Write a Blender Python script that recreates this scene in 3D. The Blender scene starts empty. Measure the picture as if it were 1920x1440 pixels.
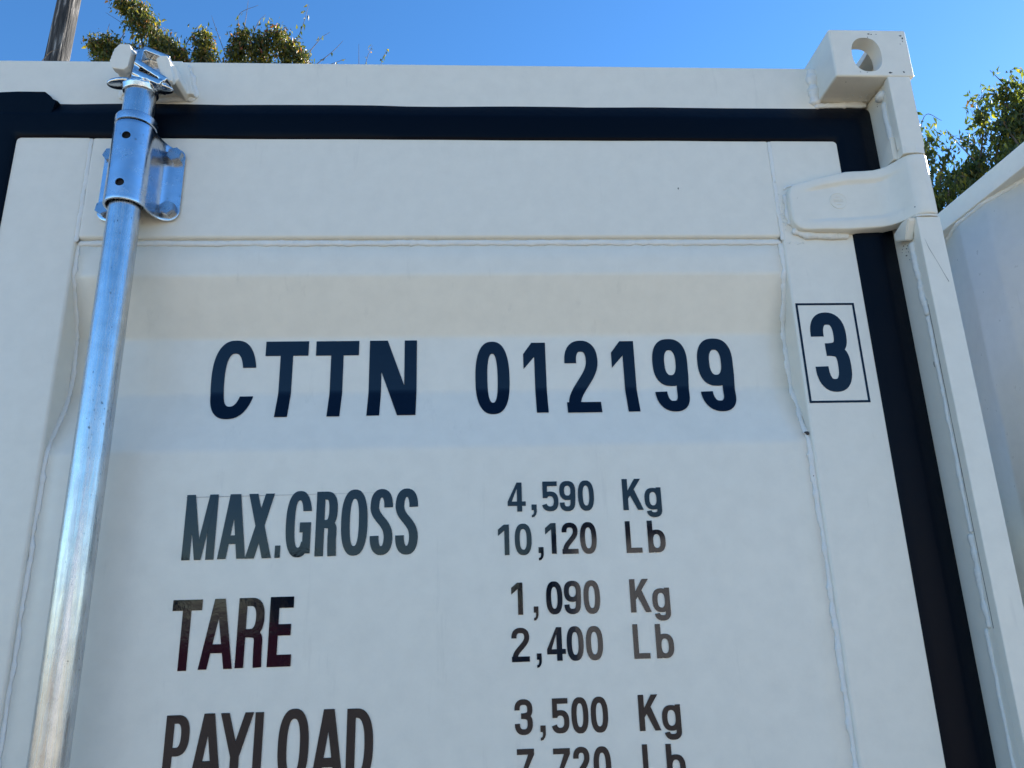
import bpy, bmesh, math, random
from mathutils import Vector, Matrix, noise
S = bpy.context.scene
C = S.collection

# ------------------------------------------------------------------ camera
cam_d = bpy.data.cameras.new('camera')
cam = bpy.data.objects.new('camera', cam_d)
C.objects.link(cam)
cam_d.sensor_width = 36.0
cam_d.lens = 1376.0 / 1920.0 * 36.0
cam_d.clip_start = 0.02
cam_d.clip_end = 2000
right = Vector((0.99855, -0.04663, -0.02677))
down = Vector((-0.01242, 0.28430, -0.95865))
fwd = Vector((0.05231, 0.95760, 0.28331))
M = Matrix((right, -down, -fwd)).transposed().to_4x4()
M.translation = Vector((0.0, -1.0, 1.55))
cam.matrix_world = M
S.camera = cam

# ------------------------------------------------------------------ sky, sun, exposure
SUN_EL, SUN_AZ = math.radians(27), math.radians(58)
w = bpy.data.worlds.new('World')
S.world = w
w.use_nodes = True
nt = w.node_tree
sky = nt.nodes.new('ShaderNodeTexSky')
sky.sky_type = 'NISHITA'
sky.sun_disc = False
sky.sun_elevation = SUN_EL
sky.sun_rotation = SUN_AZ
sky.air_density = 1
sky.dust_density = 0.05
sky.ozone_density = 5
hsv = nt.nodes.new('ShaderNodeHueSaturation')
hsv.inputs['Saturation'].default_value = 1.15
nt.links.new(sky.outputs['Color'], hsv.inputs['Color'])
nt.links.new(hsv.outputs['Color'], nt.nodes['Background'].inputs['Color'])
nt.nodes['Background'].inputs['Strength'].default_value = 0.095
sd = bpy.data.lights.new('sun', 'SUN')
sd.energy = 5
sd.angle = math.radians(0.53)
sd.color = (1.0, 0.94, 0.85)
sun = bpy.data.objects.new('sun', sd)
C.objects.link(sun)
sv = Vector((math.sin(SUN_AZ) * math.cos(SUN_EL), math.cos(SUN_AZ) * math.cos(SUN_EL), math.sin(SUN_EL)))
sun.rotation_euler = sv.to_track_quat('Z', 'Y').to_euler()
sun.location = (6, 6, 12)
S.view_settings.view_transform = 'Standard'
S.view_settings.look = 'None'
S.view_settings.exposure = 1.5
S.view_settings.gamma = 1.0
S.view_settings.use_curve_mapping = False
S.render.engine = 'CYCLES'

# ------------------------------------------------------------------ materials
def new_mat(name, col, rough=0.5, metal=0.0, spec=0.5):
    m = bpy.data.materials.new(name)
    m.use_nodes = True
    b = m.node_tree.nodes['Principled BSDF']
    b.inputs['Base Color'].default_value = (*col, 1)
    b.inputs['Roughness'].default_value = rough
    b.inputs['Metallic'].default_value = metal
    b.inputs['Specular IOR Level'].default_value = spec
    return m, m.node_tree, b

def N(t, typ, **kw):
    n = t.nodes.new(typ)
    for k, v in kw.items():
        if k in n.inputs: n.inputs[k].default_value = v
        else: setattr(n, k, v)
    return n

def coords(t, scale=(1, 1, 1)):
    tc = N(t, 'ShaderNodeTexCoord')
    mp = N(t, 'ShaderNodeMapping')
    mp.inputs['Scale'].default_value = scale
    t.links.new(tc.outputs['Object'], mp.inputs['Vector'])
    return mp.outputs['Vector']

def ntex(t, vec, scale, detail=3, rough=0.5):
    n = N(t, 'ShaderNodeTexNoise')
    n.inputs['Scale'].default_value = scale
    n.inputs['Detail'].default_value = detail
    n.inputs['Roughness'].default_value = rough
    t.links.new(vec, n.inputs['Vector'])
    return n.outputs['Fac']

def ramp(t, fac, stops):
    r = N(t, 'ShaderNodeValToRGB')
    el = r.color_ramp.elements
    while len(el) < len(stops): el.new(0.5)
    for e, (p, c) in zip(el, stops):
        e.position = p
        e.color = (*c, 1) if len(c) == 3 else c
    t.links.new(fac, r.inputs['Fac'])
    return r.outputs['Color']

def mixc(t, fac, a, b, mode='MIX'):
    m = N(t, 'ShaderNodeMix', data_type='RGBA', blend_type=mode)
    for sock, v in ((m.inputs['Factor'], fac), (m.inputs['A'], a), (m.inputs['B'], b)):
        pass
    if isinstance(fac, (int, float)): m.inputs[0].default_value = fac
    else: t.links.new(fac, m.inputs[0])
    for i, v in ((6, a), (7, b)):
        if isinstance(v, tuple): m.inputs[i].default_value = (*v, 1)
        else: t.links.new(v, m.inputs[i])
    return m.outputs[2]

def bump(t, b, heights, prev=None):
    last = None
    for h, strength, dist in heights:
        n = N(t, 'ShaderNodeBump')
        n.inputs['Strength'].default_value = strength
        n.inputs['Distance'].default_value = dist
        t.links.new(h, n.inputs['Height'])
        if last: t.links.new(last, n.inputs['Normal'])
        last = n.outputs['Normal']
    t.links.new(last, b.inputs['Normal'])

def paint(name, col, rough=0.3, chips=0.80, warp=0.0010):
    m, t, b = new_mat(name, col, rough)
    v = coords(t)
    big = ntex(t, v, 2.3, 3)
    fine = ntex(t, v, 420, 2)
    mid = ntex(t, v, 38, 4, 0.6)
    spk = ntex(t, v, 150, 1)
    area = ntex(t, v, 6.0, 2)
    c1 = mixc(t, ramp(t, mid, [(0.35, (0, 0, 0)), (0.75, (1, 1, 1))]), col, tuple(c * 0.94 for c in col))
    # faint streaky rub marks
    v2 = coords(t, (30, 30, 4))
    st = ntex(t, v2, 1.6, 5, 0.65)
    rub = ramp(t, st, [(0.63, (0, 0, 0)), (0.72, (0.22, 0.22, 0.22))])
    c2 = mixc(t, rub, c1, tuple(c * 0.72 for c in col))
    ch = N(t, 'ShaderNodeMath', operation='MULTIPLY_ADD')
    t.links.new(area, ch.inputs[0]); ch.inputs[1].default_value = 0.25
    t.links.new(spk, ch.inputs[2])
    chip = ramp(t, ch.outputs[0], [(chips + 0.195, (0, 0, 0)), (chips + 0.205, (1, 1, 1))])
    c3 = mixc(t, chip, c2, (0.05, 0.05, 0.055))
    t.links.new(c3, b.inputs['Base Color'])
    rr = N(t, 'ShaderNodeMapRange')
    rr.inputs['To Min'].default_value = rough - 0.05
    rr.inputs['To Max'].default_value = rough + 0.09
    t.links.new(mid, rr.inputs['Value'])
    t.links.new(rr.outputs[0], b.inputs['Roughness'])
    bump(t, b, [(big, 0.35, warp * 8), (fine, 0.12, 0.0006)])
    return m

CREAM = (0.82, 0.775, 0.668)
M_paint = paint('cream_paint', CREAM, 0.30)
M_cast = paint('cream_paint_on_casting', CREAM, 0.36, chips=0.74)
M_weld = paint('painted_weld_metal', (0.80, 0.785, 0.73), 0.38, chips=0.76)
t = M_weld.node_tree; wb = t.nodes['Principled BSDF']
bump(t, wb, [(ntex(t, coords(t), 260, 4, .65), 0.55, 0.0022)])
M_nb = paint('neighbour_cream_paint', CREAM, 0.28)
M_under, t_, b_ = new_mat('undercoat_chip', (0.05, 0.05, 0.055), 0.7)
M_scratch, t_, b_ = new_mat('scratch_grime', (0.16, 0.14, 0.12), 0.7)
M_faint, t_, b_ = new_mat('faint_scratch', (0.30, 0.28, 0.25), 0.7)
M_pencil, t_, b_ = new_mat('pencil_guide_line', (0.34, 0.34, 0.34), 0.7)

# rubber
M_rub, t, b = new_mat('black_rubber', (0.0009, 0.0028, 0.0075), 0.38, spec=0.10)
v = coords(t, (1, 1, 1))
bump(t, b, [(ntex(t, v, 9, 3), 0.4, 0.006), (ntex(t, v, 90, 3), 0.25, 0.0012)])

# vinyl film
M_vin, t, b = new_mat('navy_vinyl_film', (0.0008, 0.0035, 0.0125), 0.05, spec=0.40)
v = coords(t)
wr = ntex(t, v, 55, 5, 0.6)
ms = ntex(t, v, 3.0, 2)
mk = N(t, 'ShaderNodeMath', operation='MULTIPLY')
t.links.new(wr, mk.inputs[0])
t.links.new(ramp(t, ms, [(0.45, (0.15, 0.15, 0.15)), (0.6, (1, 1, 1))]), mk.inputs[1])
bump(t, b, [(ntex(t, v, 2.3, 3), 0.35, 0.006), (mk.outputs[0], 0.12, 0.0015)])

def zinc(name, col, rough, brushed=True, spots=0.74):
    m, t, b = new_mat(name, col, rough, 1.0)
    v = coords(t, (60, 60, 3.5)) if brushed else coords(t, (30, 30, 30))
    st = ntex(t, v, 5 if brushed else 1, 5, 0.62)
    v1 = coords(t)
    mid = ntex(t, v1, 45, 4, 0.6)
    spk = ntex(t, v1, 260, 1)
    area = ntex(t, v1, 13, 2)
    c = mixc(t, ramp(t, mid, [(0.35, (0, 0, 0)), (0.7, (1, 1, 1))]), col, tuple(x * 0.84 for x in col))
    ad = N(t, 'ShaderNodeMath', operation='MULTIPLY_ADD')
    t.links.new(area, ad.inputs[0]); ad.inputs[1].default_value = 0.35
    t.links.new(spk, ad.inputs[2])
    c = mixc(t, ramp(t, ad.outputs[0], [(spots + 0.20, (0, 0, 0)), (spots + 0.225, (0.85, 0.85, 0.85))]), c, (0.09, 0.09, 0.10))
    t.links.new(c, b.inputs['Base Color'])
    rr = N(t, 'ShaderNodeMapRange')
    rr.inputs['From Min'].default_value = 0.3
    rr.inputs['From Max'].default_value = 0.7
    rr.inputs['To Min'].default_value = max(0.05, rough - 0.09)
    rr.inputs['To Max'].default_value = rough + 0.12
    t.links.new(st, rr.inputs['Value'])
    t.links.new(rr.outputs[0], b.inputs['Roughness'])
    bump(t, b, [(st, 0.40, 0.0009 if brushed else 0.0008), (mid, 0.10, 0.001)])
    return m
M_rod = zinc('galvanised_tube', (0.60, 0.63, 0.66), 0.24)
M_zinc = zinc('bright_zinc_plate', (0.62, 0.66, 0.72), 0.22, brushed=False)
M_chrome = zinc('cast_zinc', (0.70, 0.71, 0.72), 0.19, brushed=False, spots=0.7)
M_bolt = zinc('bolt_zinc', (0.42, 0.45, 0.49), 0.24, brushed=False, spots=0.72)
M_dark, t_, b_ = new_mat('dark_gap', (0.01, 0.01, 0.012), 0.8)

# foliage: colour differs from leaf to leaf
def leafmat(name, cols, tr=0.44):
    m = bpy.data.materials.new(name); m.use_nodes = True
    t = m.node_tree; b = t.nodes['Principled BSDF']; out = t.nodes['Material Output']
    g = N(t, 'ShaderNodeNewGeometry')
    c = ramp(t, g.outputs['Random Per Island'], cols)
    t.links.new(c, b.inputs['Base Color'])
    b.inputs['Roughness'].default_value = 0.42
    tl = N(t, 'ShaderNodeBsdfTranslucent')
    hs = N(t, 'ShaderNodeHueSaturation')
    hs.inputs['Value'].default_value = 2.6
    hs.inputs['Saturation'].default_value = 1.15
    t.links.new(c, hs.inputs['Color'])
    t.links.new(hs.outputs[0], tl.inputs['Color'])
    mx = N(t, 'ShaderNodeMixShader'); mx.inputs[0].default_value = tr
    t.links.new(b.outputs[0], mx.inputs[1]); t.links.new(tl.outputs[0], mx.inputs[2])
    t.links.new(mx.outputs[0], out.inputs['Surface'])
    return m
M_leafA = leafmat('turning_green_leaves', [(0, (.026, .038, .010)), (.45, (.050, .062, .015)), (.72, (.105, .105, .020)), (.90, (.20, .17, .035)), (.985, (.22, .11, .05)), (1, (.30, .09, .05))])
M_leafB = leafmat('green_leaves', [(0, (.028, .045, .014)), (.5, (.055, .078, .020)), (.8, (.11, .125, .026)), (.94, (.22, .21, .035)), (1, (.15, .08, .03))])
M_leafC = leafmat('dark_leaves', [(0, (.02, .035, .012)), (1, (.06, .075, .02))], .2)
M_bark, t, b = new_mat('bark', (0.12, 0.09, 0.065), 0.9)
v = coords(t, (6, 6, 1.2))
t.links.new(ramp(t, ntex(t, v, 4, 5), [(.3, (.05, .04, .03)), (.7, (.19, .15, .11))]), b.inputs['Base Color'])
bump(t, b, [(ntex(t, v, 5, 5), 0.8, 0.03)])
M_pole, t, b = new_mat('weathered_pole_wood', (0.3, 0.27, 0.24), 0.85)
v = coords(t, (9, 9, 0.7))
t.links.new(ramp(t, ntex(t, v, 2.2, 6, .62), [(.42, (.020, .019, .018)), (.56, (.06, .056, .053)), (.66, (.30, .285, .27))]), b.inputs['Base Color'])
bump(t, b, [(ntex(t, v, 3, 5), 0.8, 0.05)])
# ground
M_ground, t, b = new_mat('yard_gravel', (0.3, 0.28, 0.25), 0.95)
v = coords(t)
g1 = ramp(t, ntex(t, v, 45, 5, .7), [(.3, (.28, .235, .165)), (.7, (.68, .575, .41))])
g2 = ramp(t, ntex(t, v, 0.25, 4), [(.35, (.75, .74, .72)), (.65, (1, 1, 1))])
t.links.new(mixc(t, 1.0, g1, g2, 'MULTIPLY'), b.inputs['Base Color'])
bump(t, b, [(ntex(t, v, 60, 4), 0.8, 0.02)])
M_asph, t, b = new_mat('added_apron_asphalt', (0.07, 0.067, 0.062), 0.9)  # dark surface for the added apron, so less light comes from below
v = coords(t)
t.links.new(ramp(t, ntex(t, v, 60, 5, .7), [(.3, (.035, .034, .032)), (.7, (.11, .105, .098))]), b.inputs['Base Color'])
bump(t, b, [(ntex(t, v, 70, 4), 0.7, 0.01)])
M_red = paint('red_paint', (0.17, 0.030, 0.020), 0.4)
M_blue = paint('blue_paint', (0.02, 0.07, 0.22), 0.4)
M_shed, t, b = new_mat('pale_reflection_cladding', (0.34, 0.33, 0.31), 0.6)
t.links.new(ramp(t, ntex(t, coords(t, (3, 3, .5)), 3, 4), [(.3, (.66, .65, .62)), (.7, (.80, .79, .76))]), b.inputs['Base Color'])  # kept pale so the added shed mirrors brightly in the lettering
M_tyre, t_, b_ = new_mat('tyre_rubber', (0.02, 0.02, 0.02), 0.8)

# ------------------------------------------------------------------ helpers
def link(name, me, mat, parent=None, smooth=False):
    o = bpy.data.objects.new(name, me)
    C.objects.link(o)
    if mat: me.materials.append(mat)
    if parent: o.parent = parent
    if smooth:
        for p in me.polygons: p.use_smooth = True
    return o

def obj(name, bm, mat, parent=None, smooth=False, sharp=None):
    me = bpy.data.meshes.new(name)
    bm.normal_update()
    if sharp is not None:
        for f in bm.faces: f.smooth = True
        for e in bm.edges:
            if len(e.link_faces) == 2 and e.calc_face_angle(0) > math.radians(sharp): e.smooth = False
    bm.to_mesh(me); bm.free()
    o = link(name, me, mat, parent, smooth)
    if sharp is not None:
        wn = o.modifiers.new('wn', 'WEIGHTED_NORMAL'); wn.keep_sharp = True; wn.weight = 100
    return o

def empty(name, loc=(0, 0, 0), rz=0):
    o = bpy.data.objects.new(name, None)
    o.empty_display_size = 0.2
    o.location = loc
    o.rotation_euler = (0, 0, rz)
    C.objects.link(o)
    return o

def tag(o, label=None, cat=None, group=None, kind=None):
    if label: o['label'] = label
    if cat: o['category'] = cat
    if group: o['group'] = group
    if kind: o['kind'] = kind
    return o

def box(bm, x0, x1, y0, y1, z0, z1, bev=0, seg=2, mat4=None):
    g = bmesh.ops.create_cube(bm, size=1)
    vs = g['verts']
    for q in vs:
        q.co = Vector(((x0 + x1) / 2 + q.co.x * (x1 - x0), (y0 + y1) / 2 + q.co.y * (y1 - y0), (z0 + z1) / 2 + q.co.z * (z1 - z0)))
    if mat4: bmesh.ops.transform(bm, matrix=mat4, verts=vs)
    if bev:
        es = list({e for q in vs for e in q.link_edges})
        bmesh.ops.bevel(bm, geom=es, offset=bev, segments=seg, affect='EDGES', profile=0.5)
    return bm

def boxo(name, x0, x1, y0, y1, z0, z1, mat, parent, bev=0, seg=2):
    bm = bmesh.new(); box(bm, x0, x1, y0, y1, z0, z1, bev, seg)
    return obj(name, bm, mat, parent, sharp=(35 if bev else None))

def prism(bm, pts, ax, a, b):
    """polygon pts (2-D) extruded along axis ax from a to b."""
    def P(p, t):
        if ax == 'y': return (p[0], t, p[1])
        if ax == 'x': return (t, p[0], p[1])
        return (p[0], p[1], t)
    A = [bm.verts.new(P(p, a)) for p in pts]
    B = [bm.verts.new(P(p, b)) for p in pts]
    n = len(pts)
    bm.faces.new(A); bm.faces.new(B[::-1])
    for i in range(n): bm.faces.new((A[i], B[i], B[(i + 1) % n], A[(i + 1) % n]))
    bmesh.ops.recalc_face_normals(bm, faces=bm.faces)
    return bm

def tube(bm, pts, rads, sides=8, cap=True):
    pts = [Vector(p) for p in pts]
    rings = []
    ref = None
    for i, p in enumerate(pts):
        d = (pts[min(i + 1, len(pts) - 1)] - pts[max(i - 1, 0)])
        if d.length < 1e-9: d = Vector((0, 0, 1))
        d.normalize()
        if ref is None:
            ref = d.orthogonal().normalized()
        a = (ref - d * ref.dot(d))
        if a.length < 1e-6: a = d.orthogonal()
        a.normalize(); ref = a
        b2 = d.cross(a)
        r = rads[i] if isinstance(rads, (list, tuple)) else rads
        rings.append([bm.verts.new(p + (a * math.cos(2 * math.pi * k / sides) + b2 * math.sin(2 * math.pi * k / sides)) * r) for k in range(sides)])
    for A, B in zip(rings, rings[1:]):
        for k in range(sides): bm.faces.new((A[k], A[(k + 1) % sides], B[(k + 1) % sides], B[k]))
    if cap:
        bm.faces.new(rings[0][::-1]); bm.faces.new(rings[-1])
    return bm

def bead(pts, r, mat, parent, seed=0, amp=0.35, flat=0.6, name='weld_bead', step=0.0022, out=Vector((0, -1, 0))):
    """a lumpy painted weld run along pts."""
    rnd = random.Random(seed)
    P = [Vector(p) for p in pts]
    path = []
    for a, b in zip(P, P[1:]):
        n = max(1, int((b - a).length / step))
        path += [a.lerp(b, i / n) for i in range(n)]
    path.append(P[-1])
    bm = bmesh.new()
    sides = 10
    prev = None
    off = Vector((seed * 3.1, 0, 0))
    L = 0
    for i, p in enumerate(path):
        d = (path[min(i + 1, len(path) - 1)] - path[max(i - 1, 0)]).normalized()
        u = out - d * out.dot(d); u.normalize()
        s = d.cross(u)
        q = off + p * 60
        rr = r * (1 + amp * noise.noise(q * 1.3) * 1.1 + amp * 0.75 * noise.noise(q * 5.5) + 0.10 * math.sin(i * step / 0.0035 + 2.5 * noise.noise(q)))
        e = min(i, len(path) - 1 - i) * step
        if e < r: rr *= max(0.25, math.sqrt(max(0, 1 - (1 - e / r) ** 2)))
        lat = s * (noise.noise(q * 0.6 + Vector((9, 9, 9))) * r * amp * 1.5)
        ring = []
        for k in range(sides):
            a = 2 * math.pi * k / sides
            jit = 1 + 0.22 * noise.noise(q * 6 + Vector((k * 2.3, 0, 0)))
            ring.append(bm.verts.new(p + lat + (s * math.cos(a) * 1.15 + u * math.sin(a) * flat) * rr * jit))
        if prev:
            for k in range(sides): bm.faces.new((prev[k], prev[(k + 1) % sides], ring[(k + 1) % sides], ring[k]))
        else: bm.faces.new(ring[::-1])
        prev = ring
    bm.faces.new(prev)
    bmesh.ops.recalc_face_normals(bm, faces=bm.faces)
    return obj(name, bm, mat, parent, smooth=True)

def baked(o):
    """apply modifiers of o."""
    dg = bpy.context.evaluated_depsgraph_get()
    dg.update()
    me = bpy.data.meshes.new_from_object(o.evaluated_get(dg))
    o.modifiers.clear()
    old = o.data; o.data = me
    bpy.data.meshes.remove(old)
    return o

def cut(o, cutters):
    for c in cutters:
        m = o.modifiers.new('b', 'BOOLEAN'); m.operation = 'DIFFERENCE'; m.object = c; m.solver = 'EXACT'
    baked(o)
    for c in cutters:
        me = c.data; bpy.data.objects.remove(c); bpy.data.meshes.remove(me)
    return o

def soften(o, voxel, it=4, angle=None):
    m = o.modifiers.new('r', 'REMESH'); m.mode = 'VOXEL'; m.voxel_size = voxel; m.use_smooth_shade = True
    s = o.modifiers.new('s', 'SMOOTH'); s.iterations = it; s.factor = 0.5
    baked(o)
    for p in o.data.polygons: p.use_smooth = True
    return o

def ell(bm, c, r, rot=None, seg=20):
    g = bmesh.ops.create_uvsphere(bm, u_segments=seg, v_segments=seg // 2 + 2, radius=1)
    mt = Matrix.Translation(c) @ (rot if rot else Matrix.Identity(4)) @ Matrix.Diagonal((*r, 1))
    bmesh.ops.transform(bm, matrix=mt, verts=g['verts'])

def revolve(bm, prof_, cx, cy, seg=40):
    """profile of (radius, z) about a vertical axis."""
    rings = [[bm.verts.new((cx + r * math.cos(2 * math.pi * k / seg), cy + r * math.sin(2 * math.pi * k / seg), z)) for k in range(seg)] for r, z in prof_]
    for A, B in zip(rings, rings[1:]):
        for k in range(seg): bm.faces.new((A[k], A[(k + 1) % seg], B[(k + 1) % seg], B[k]))
    return bm

# ================================================================== GROUND
def ground():
    bm = bmesh.new()
    R_ = 900
    vs = [bm.verts.new((R_ * math.cos(a), R_ * math.sin(a), 0)) for a in [2 * math.pi * k / 48 for k in range(48)]]
    bm.faces.new(vs)
    return tag(obj('ground', bm, M_ground), kind='structure')
ground()
bm = bmesh.new(); box(bm, -9, 13, -2.1, 4.5, -0.02, 0.004)  # unseen dark strip added to cut light bounced up from the ground
tag(obj('bounce_cutting_apron', bm, M_asph), kind='structure')

# ================================================================== MAIN CONTAINER
ZT, ZH0 = 2.3935, 2.3125
box_root = tag(empty('shipping_container', (0, 1.5, 0)),
    'cream white shipping container with CTTN 012199 in navy letters on its door', 'shipping container', 'cream shipping containers')
def att(o):      # parent a part built in world coordinates to the container
    o.parent = box_root
    o.location = (0, -1.5, 0)
    return o

BEND = [(1.758, 0.0), (1.8465, 0.034), (1.9325, 0.034), (2.0195, 0.0)]
def prof(z):
    """depth of the pressed band across the door sheet, with soft folds."""
    def lin(z):
        if z <= BEND[0][0] or z >= BEND[-1][0]: return 0.0
        for (a, ya), (b, yb) in zip(BEND, BEND[1:]):
            if a <= z <= b: return ya + (yb - ya) * (z - a) / (b - a)
    s = 0
    for k in range(-3, 4): s += lin(z + k * 0.0014)
    return s / 7

SHEET = 0.0060
def sheet_rows():
    zs = [0.30, 0.6, 0.9, 1.2, 1.45, 1.6, 1.70]
    for b, _ in BEND:
        zs += [b + k * 0.0014 for k in range(-4, 5)]
    zs += [1.80, 1.89, 1.97, 2.04, 2.085]
    # the next pressed band lower down, out of the picture
    return sorted(zs)

def door_sheet(x0, x1, name='door'):
    bm = bmesh.new()
    zs = sheet_rows()
    n = 24
    rows = []
    for z in zs:
        rows.append([bm.verts.new((x0 + (x1 - x0) * i / n,
            SHEET + prof(z) + 0.0005 * noise.noise(Vector((i * .45, z * 5, x0))), z)) for i in range(n + 1)])
    for A, B in zip(rows, rows[1:]):
        for i in range(n): bm.faces.new((A[i], A[i + 1], B[i + 1], B[i]))
    o = obj(name, bm, M_paint, smooth=True)
    m = o.modifiers.new('t', 'SOLIDIFY'); m.thickness = 0.0025; m.offset = -1 
    return o
door = att(door_sheet(-0.590, 0.490))
door['label'] = 'right hand door with pressed band and navy lettering'

boxo('stile', -0.694, -0.5800, 0, 0.05, 0.25, 2.2520, M_paint, door, 0.0045, 3)
boxo('stile', 0.4790, 0.5935, 0, 0.05, 0.25, 2.2520, M_paint, door, 0.0045, 3)
boxo('rail', -0.5798, 0.4788, 0.0002, 0.05, 2.0765, 2.2518, M_paint, door, 0.0062, 4)
boxo('rail', -0.5798, 0.4788, 0.0002, 0.05, 0.25, 0.36, M_paint, door, 0.0045, 3)

# weld runs down both sides of the sheet, following its profile
def side_path(x, sgn, x_top=None):
    p = [(x, SHEET, 0.37 + 0.01 * i) for i in range(0)]
    z = 0.40
    out = []
    while z < 2.073:
        out.append((x + sgn * 0.002, SHEET + prof(z) - 0.0002, z))
        z += 0.01
    return out
bead(side_path(-0.5800, 1), 0.0031, M_weld, door, 3, 0.42, 0.42)
bead(side_path(0.4790, -1), 0.0039, M_weld, door, 7, 0.45, 0.55)
bead([(-0.5799, 0.0012, 2.071), (-0.5799, 0.0012, 2.248)], 0.0030, M_weld, door, 11, 0.45, 0.32)
bead([(0.4789, 0.0012, 2.071), (0.4789, 0.0012, 2.248)], 0.0030, M_weld, door, 13, 0.40, 0.32)
bead([(-0.5795, SHEET - 0.0002, 2.0712), (0.4785, SHEET - 0.0002, 2.0708)], 0.0040, M_weld, door, 17, 0.20, 0.55)

# the rubber seal: right side, top and left side in one moulding
def seal(x0, x1, zt, zb, o_side, o_top, sec, name, parent, mat=M_rub):
    """sec = list of (fraction outward, depth)."""
    bm = bmesh.new()
    rings = []
    rc = 0.007
    for fr, y in sec:
        xr, xl, zz = x1 + fr * o_side, x0 - fr * o_side * 0.75, zt + fr * o_top
        r = rc + 0.004 * fr
        path = [(xr, zb), (xr, zb + (zz - zb) * .33), (xr, zb + (zz - zb) * .66)]
        for k in range(7):
            a = math.pi / 2 * k / 6
            path.append((xr - r + r * math.cos(a), zz - r + r * math.sin(a)))
        for k in range(1, 24): path.append((xr - r + (xl + r - xr + r) * k / 24, zz))
        for k in range(7):
            a = math.pi / 2 + math.pi / 2 * k / 6
            path.append((xl + r + r * math.cos(a), zz - r + r * math.sin(a)))
        path += [(xl, zb + (zz - zb) * .66), (xl, zb + (zz - zb) * .33), (xl, zb)]
        rings.append([bm.verts.new((px + 0.0008 * noise.noise(Vector((px * 9, pz * 9, fr))), y + 0.0009 * noise.noise(Vector((px * 7, pz * 7, 5 + fr))), pz + 0.0009 * noise.noise(Vector((px * 8, pz * 8, 9 + fr))))) for px, pz in path])
    for A, B in zip(rings, rings[1:]):
        for i in range(len(A) - 1): bm.faces.new((A[i], A[i + 1], B[i + 1], B[i]))
    bmesh.ops.recalc_face_normals(bm, faces=bm.faces)
    return obj(name, bm, mat, parent, sharp=28)
SEC = [(-.05, .010), (-.03, -.0005), (.02, -.0030), (.14, -.0042), (.52, -.0046), (.64, -.0030), (.80, .0012), (.96, .0050), (1.0, .0075), (1.0, .022)]
seal(-0.692, 0.592, 2.2495, 0.28, 0.0690, 0.0665, SEC, 'rubber_seal', door)

# ---- left leaf (mostly outside the picture), with the stepped end of its seal showing
ldoor = att(door_sheet(-1.95, -0.865))
ldoor['label'] = 'left hand door leaf'
boxo('stile', -2.054, -1.951, 0, 0.05, 0.25, 2.2520, M_paint, ldoor, 0.0045)
boxo('stile', -0.864, -0.756, 0, 0.05, 0.25, 2.2520, M_paint, ldoor, 0.0045)
boxo('rail', -1.9508, -0.8642, 0.0002, 0.05, 2.0745, 2.2518, M_paint, ldoor, 0.0045)
boxo('rail', -1.9508, -0.8642, 0.0002, 0.05, 0.25, 0.36, M_paint, ldoor, 0.0045)
bm = bmesh.new()
prism(bm, [(-2.08, 2.2535), (-0.650, 2.2535), (-0.6385, 2.3120), (-0.6465, 2.3158), (-0.650, 2.3205), (-0.6600, 2.3288), (-0.700, 2.3290), (-0.735, 2.3268), (-2.08, 2.3262)], 'y', -0.0035, 0.02)
es = [e for e in bm.edges if all(q.co.y < 0 for q in e.verts)]
bmesh.ops.bevel(bm, geom=es, offset=0.0015, segments=2, affect='EDGES')
obj('rubber_seal', bm, M_rub, ldoor, sharp=30)
boxo('rubber_seal', -0.772, -0.700, -0.0040, 0.02, 0.28, 2.2440, M_rub, ldoor, 0.002)
boxo('rubber_seal', -2.115, -2.050, -0.003, 0.02, 0.28, 2.2440, M_rub, ldoor, 0.002)

# ---- header beam
header = att(boxo('header_beam', -2.04, 0.5760, 0.0050, 0.09, 2.285, ZT, M_paint, None, 0.003, 2))
bead([(0.5700, 0.0045, 2.318), (0.5715, 0.0042, 2.39)], 0.0088, M_weld, header, 21, 0.20, 0.75)
bead([(0.5660, 0.0045, 2.3185), (0.60, 0.0060, 2.3205), (0.656, 0.0060, 2.3225)], 0.0046, M_weld, header, 22, 0.25, 0.7)
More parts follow.
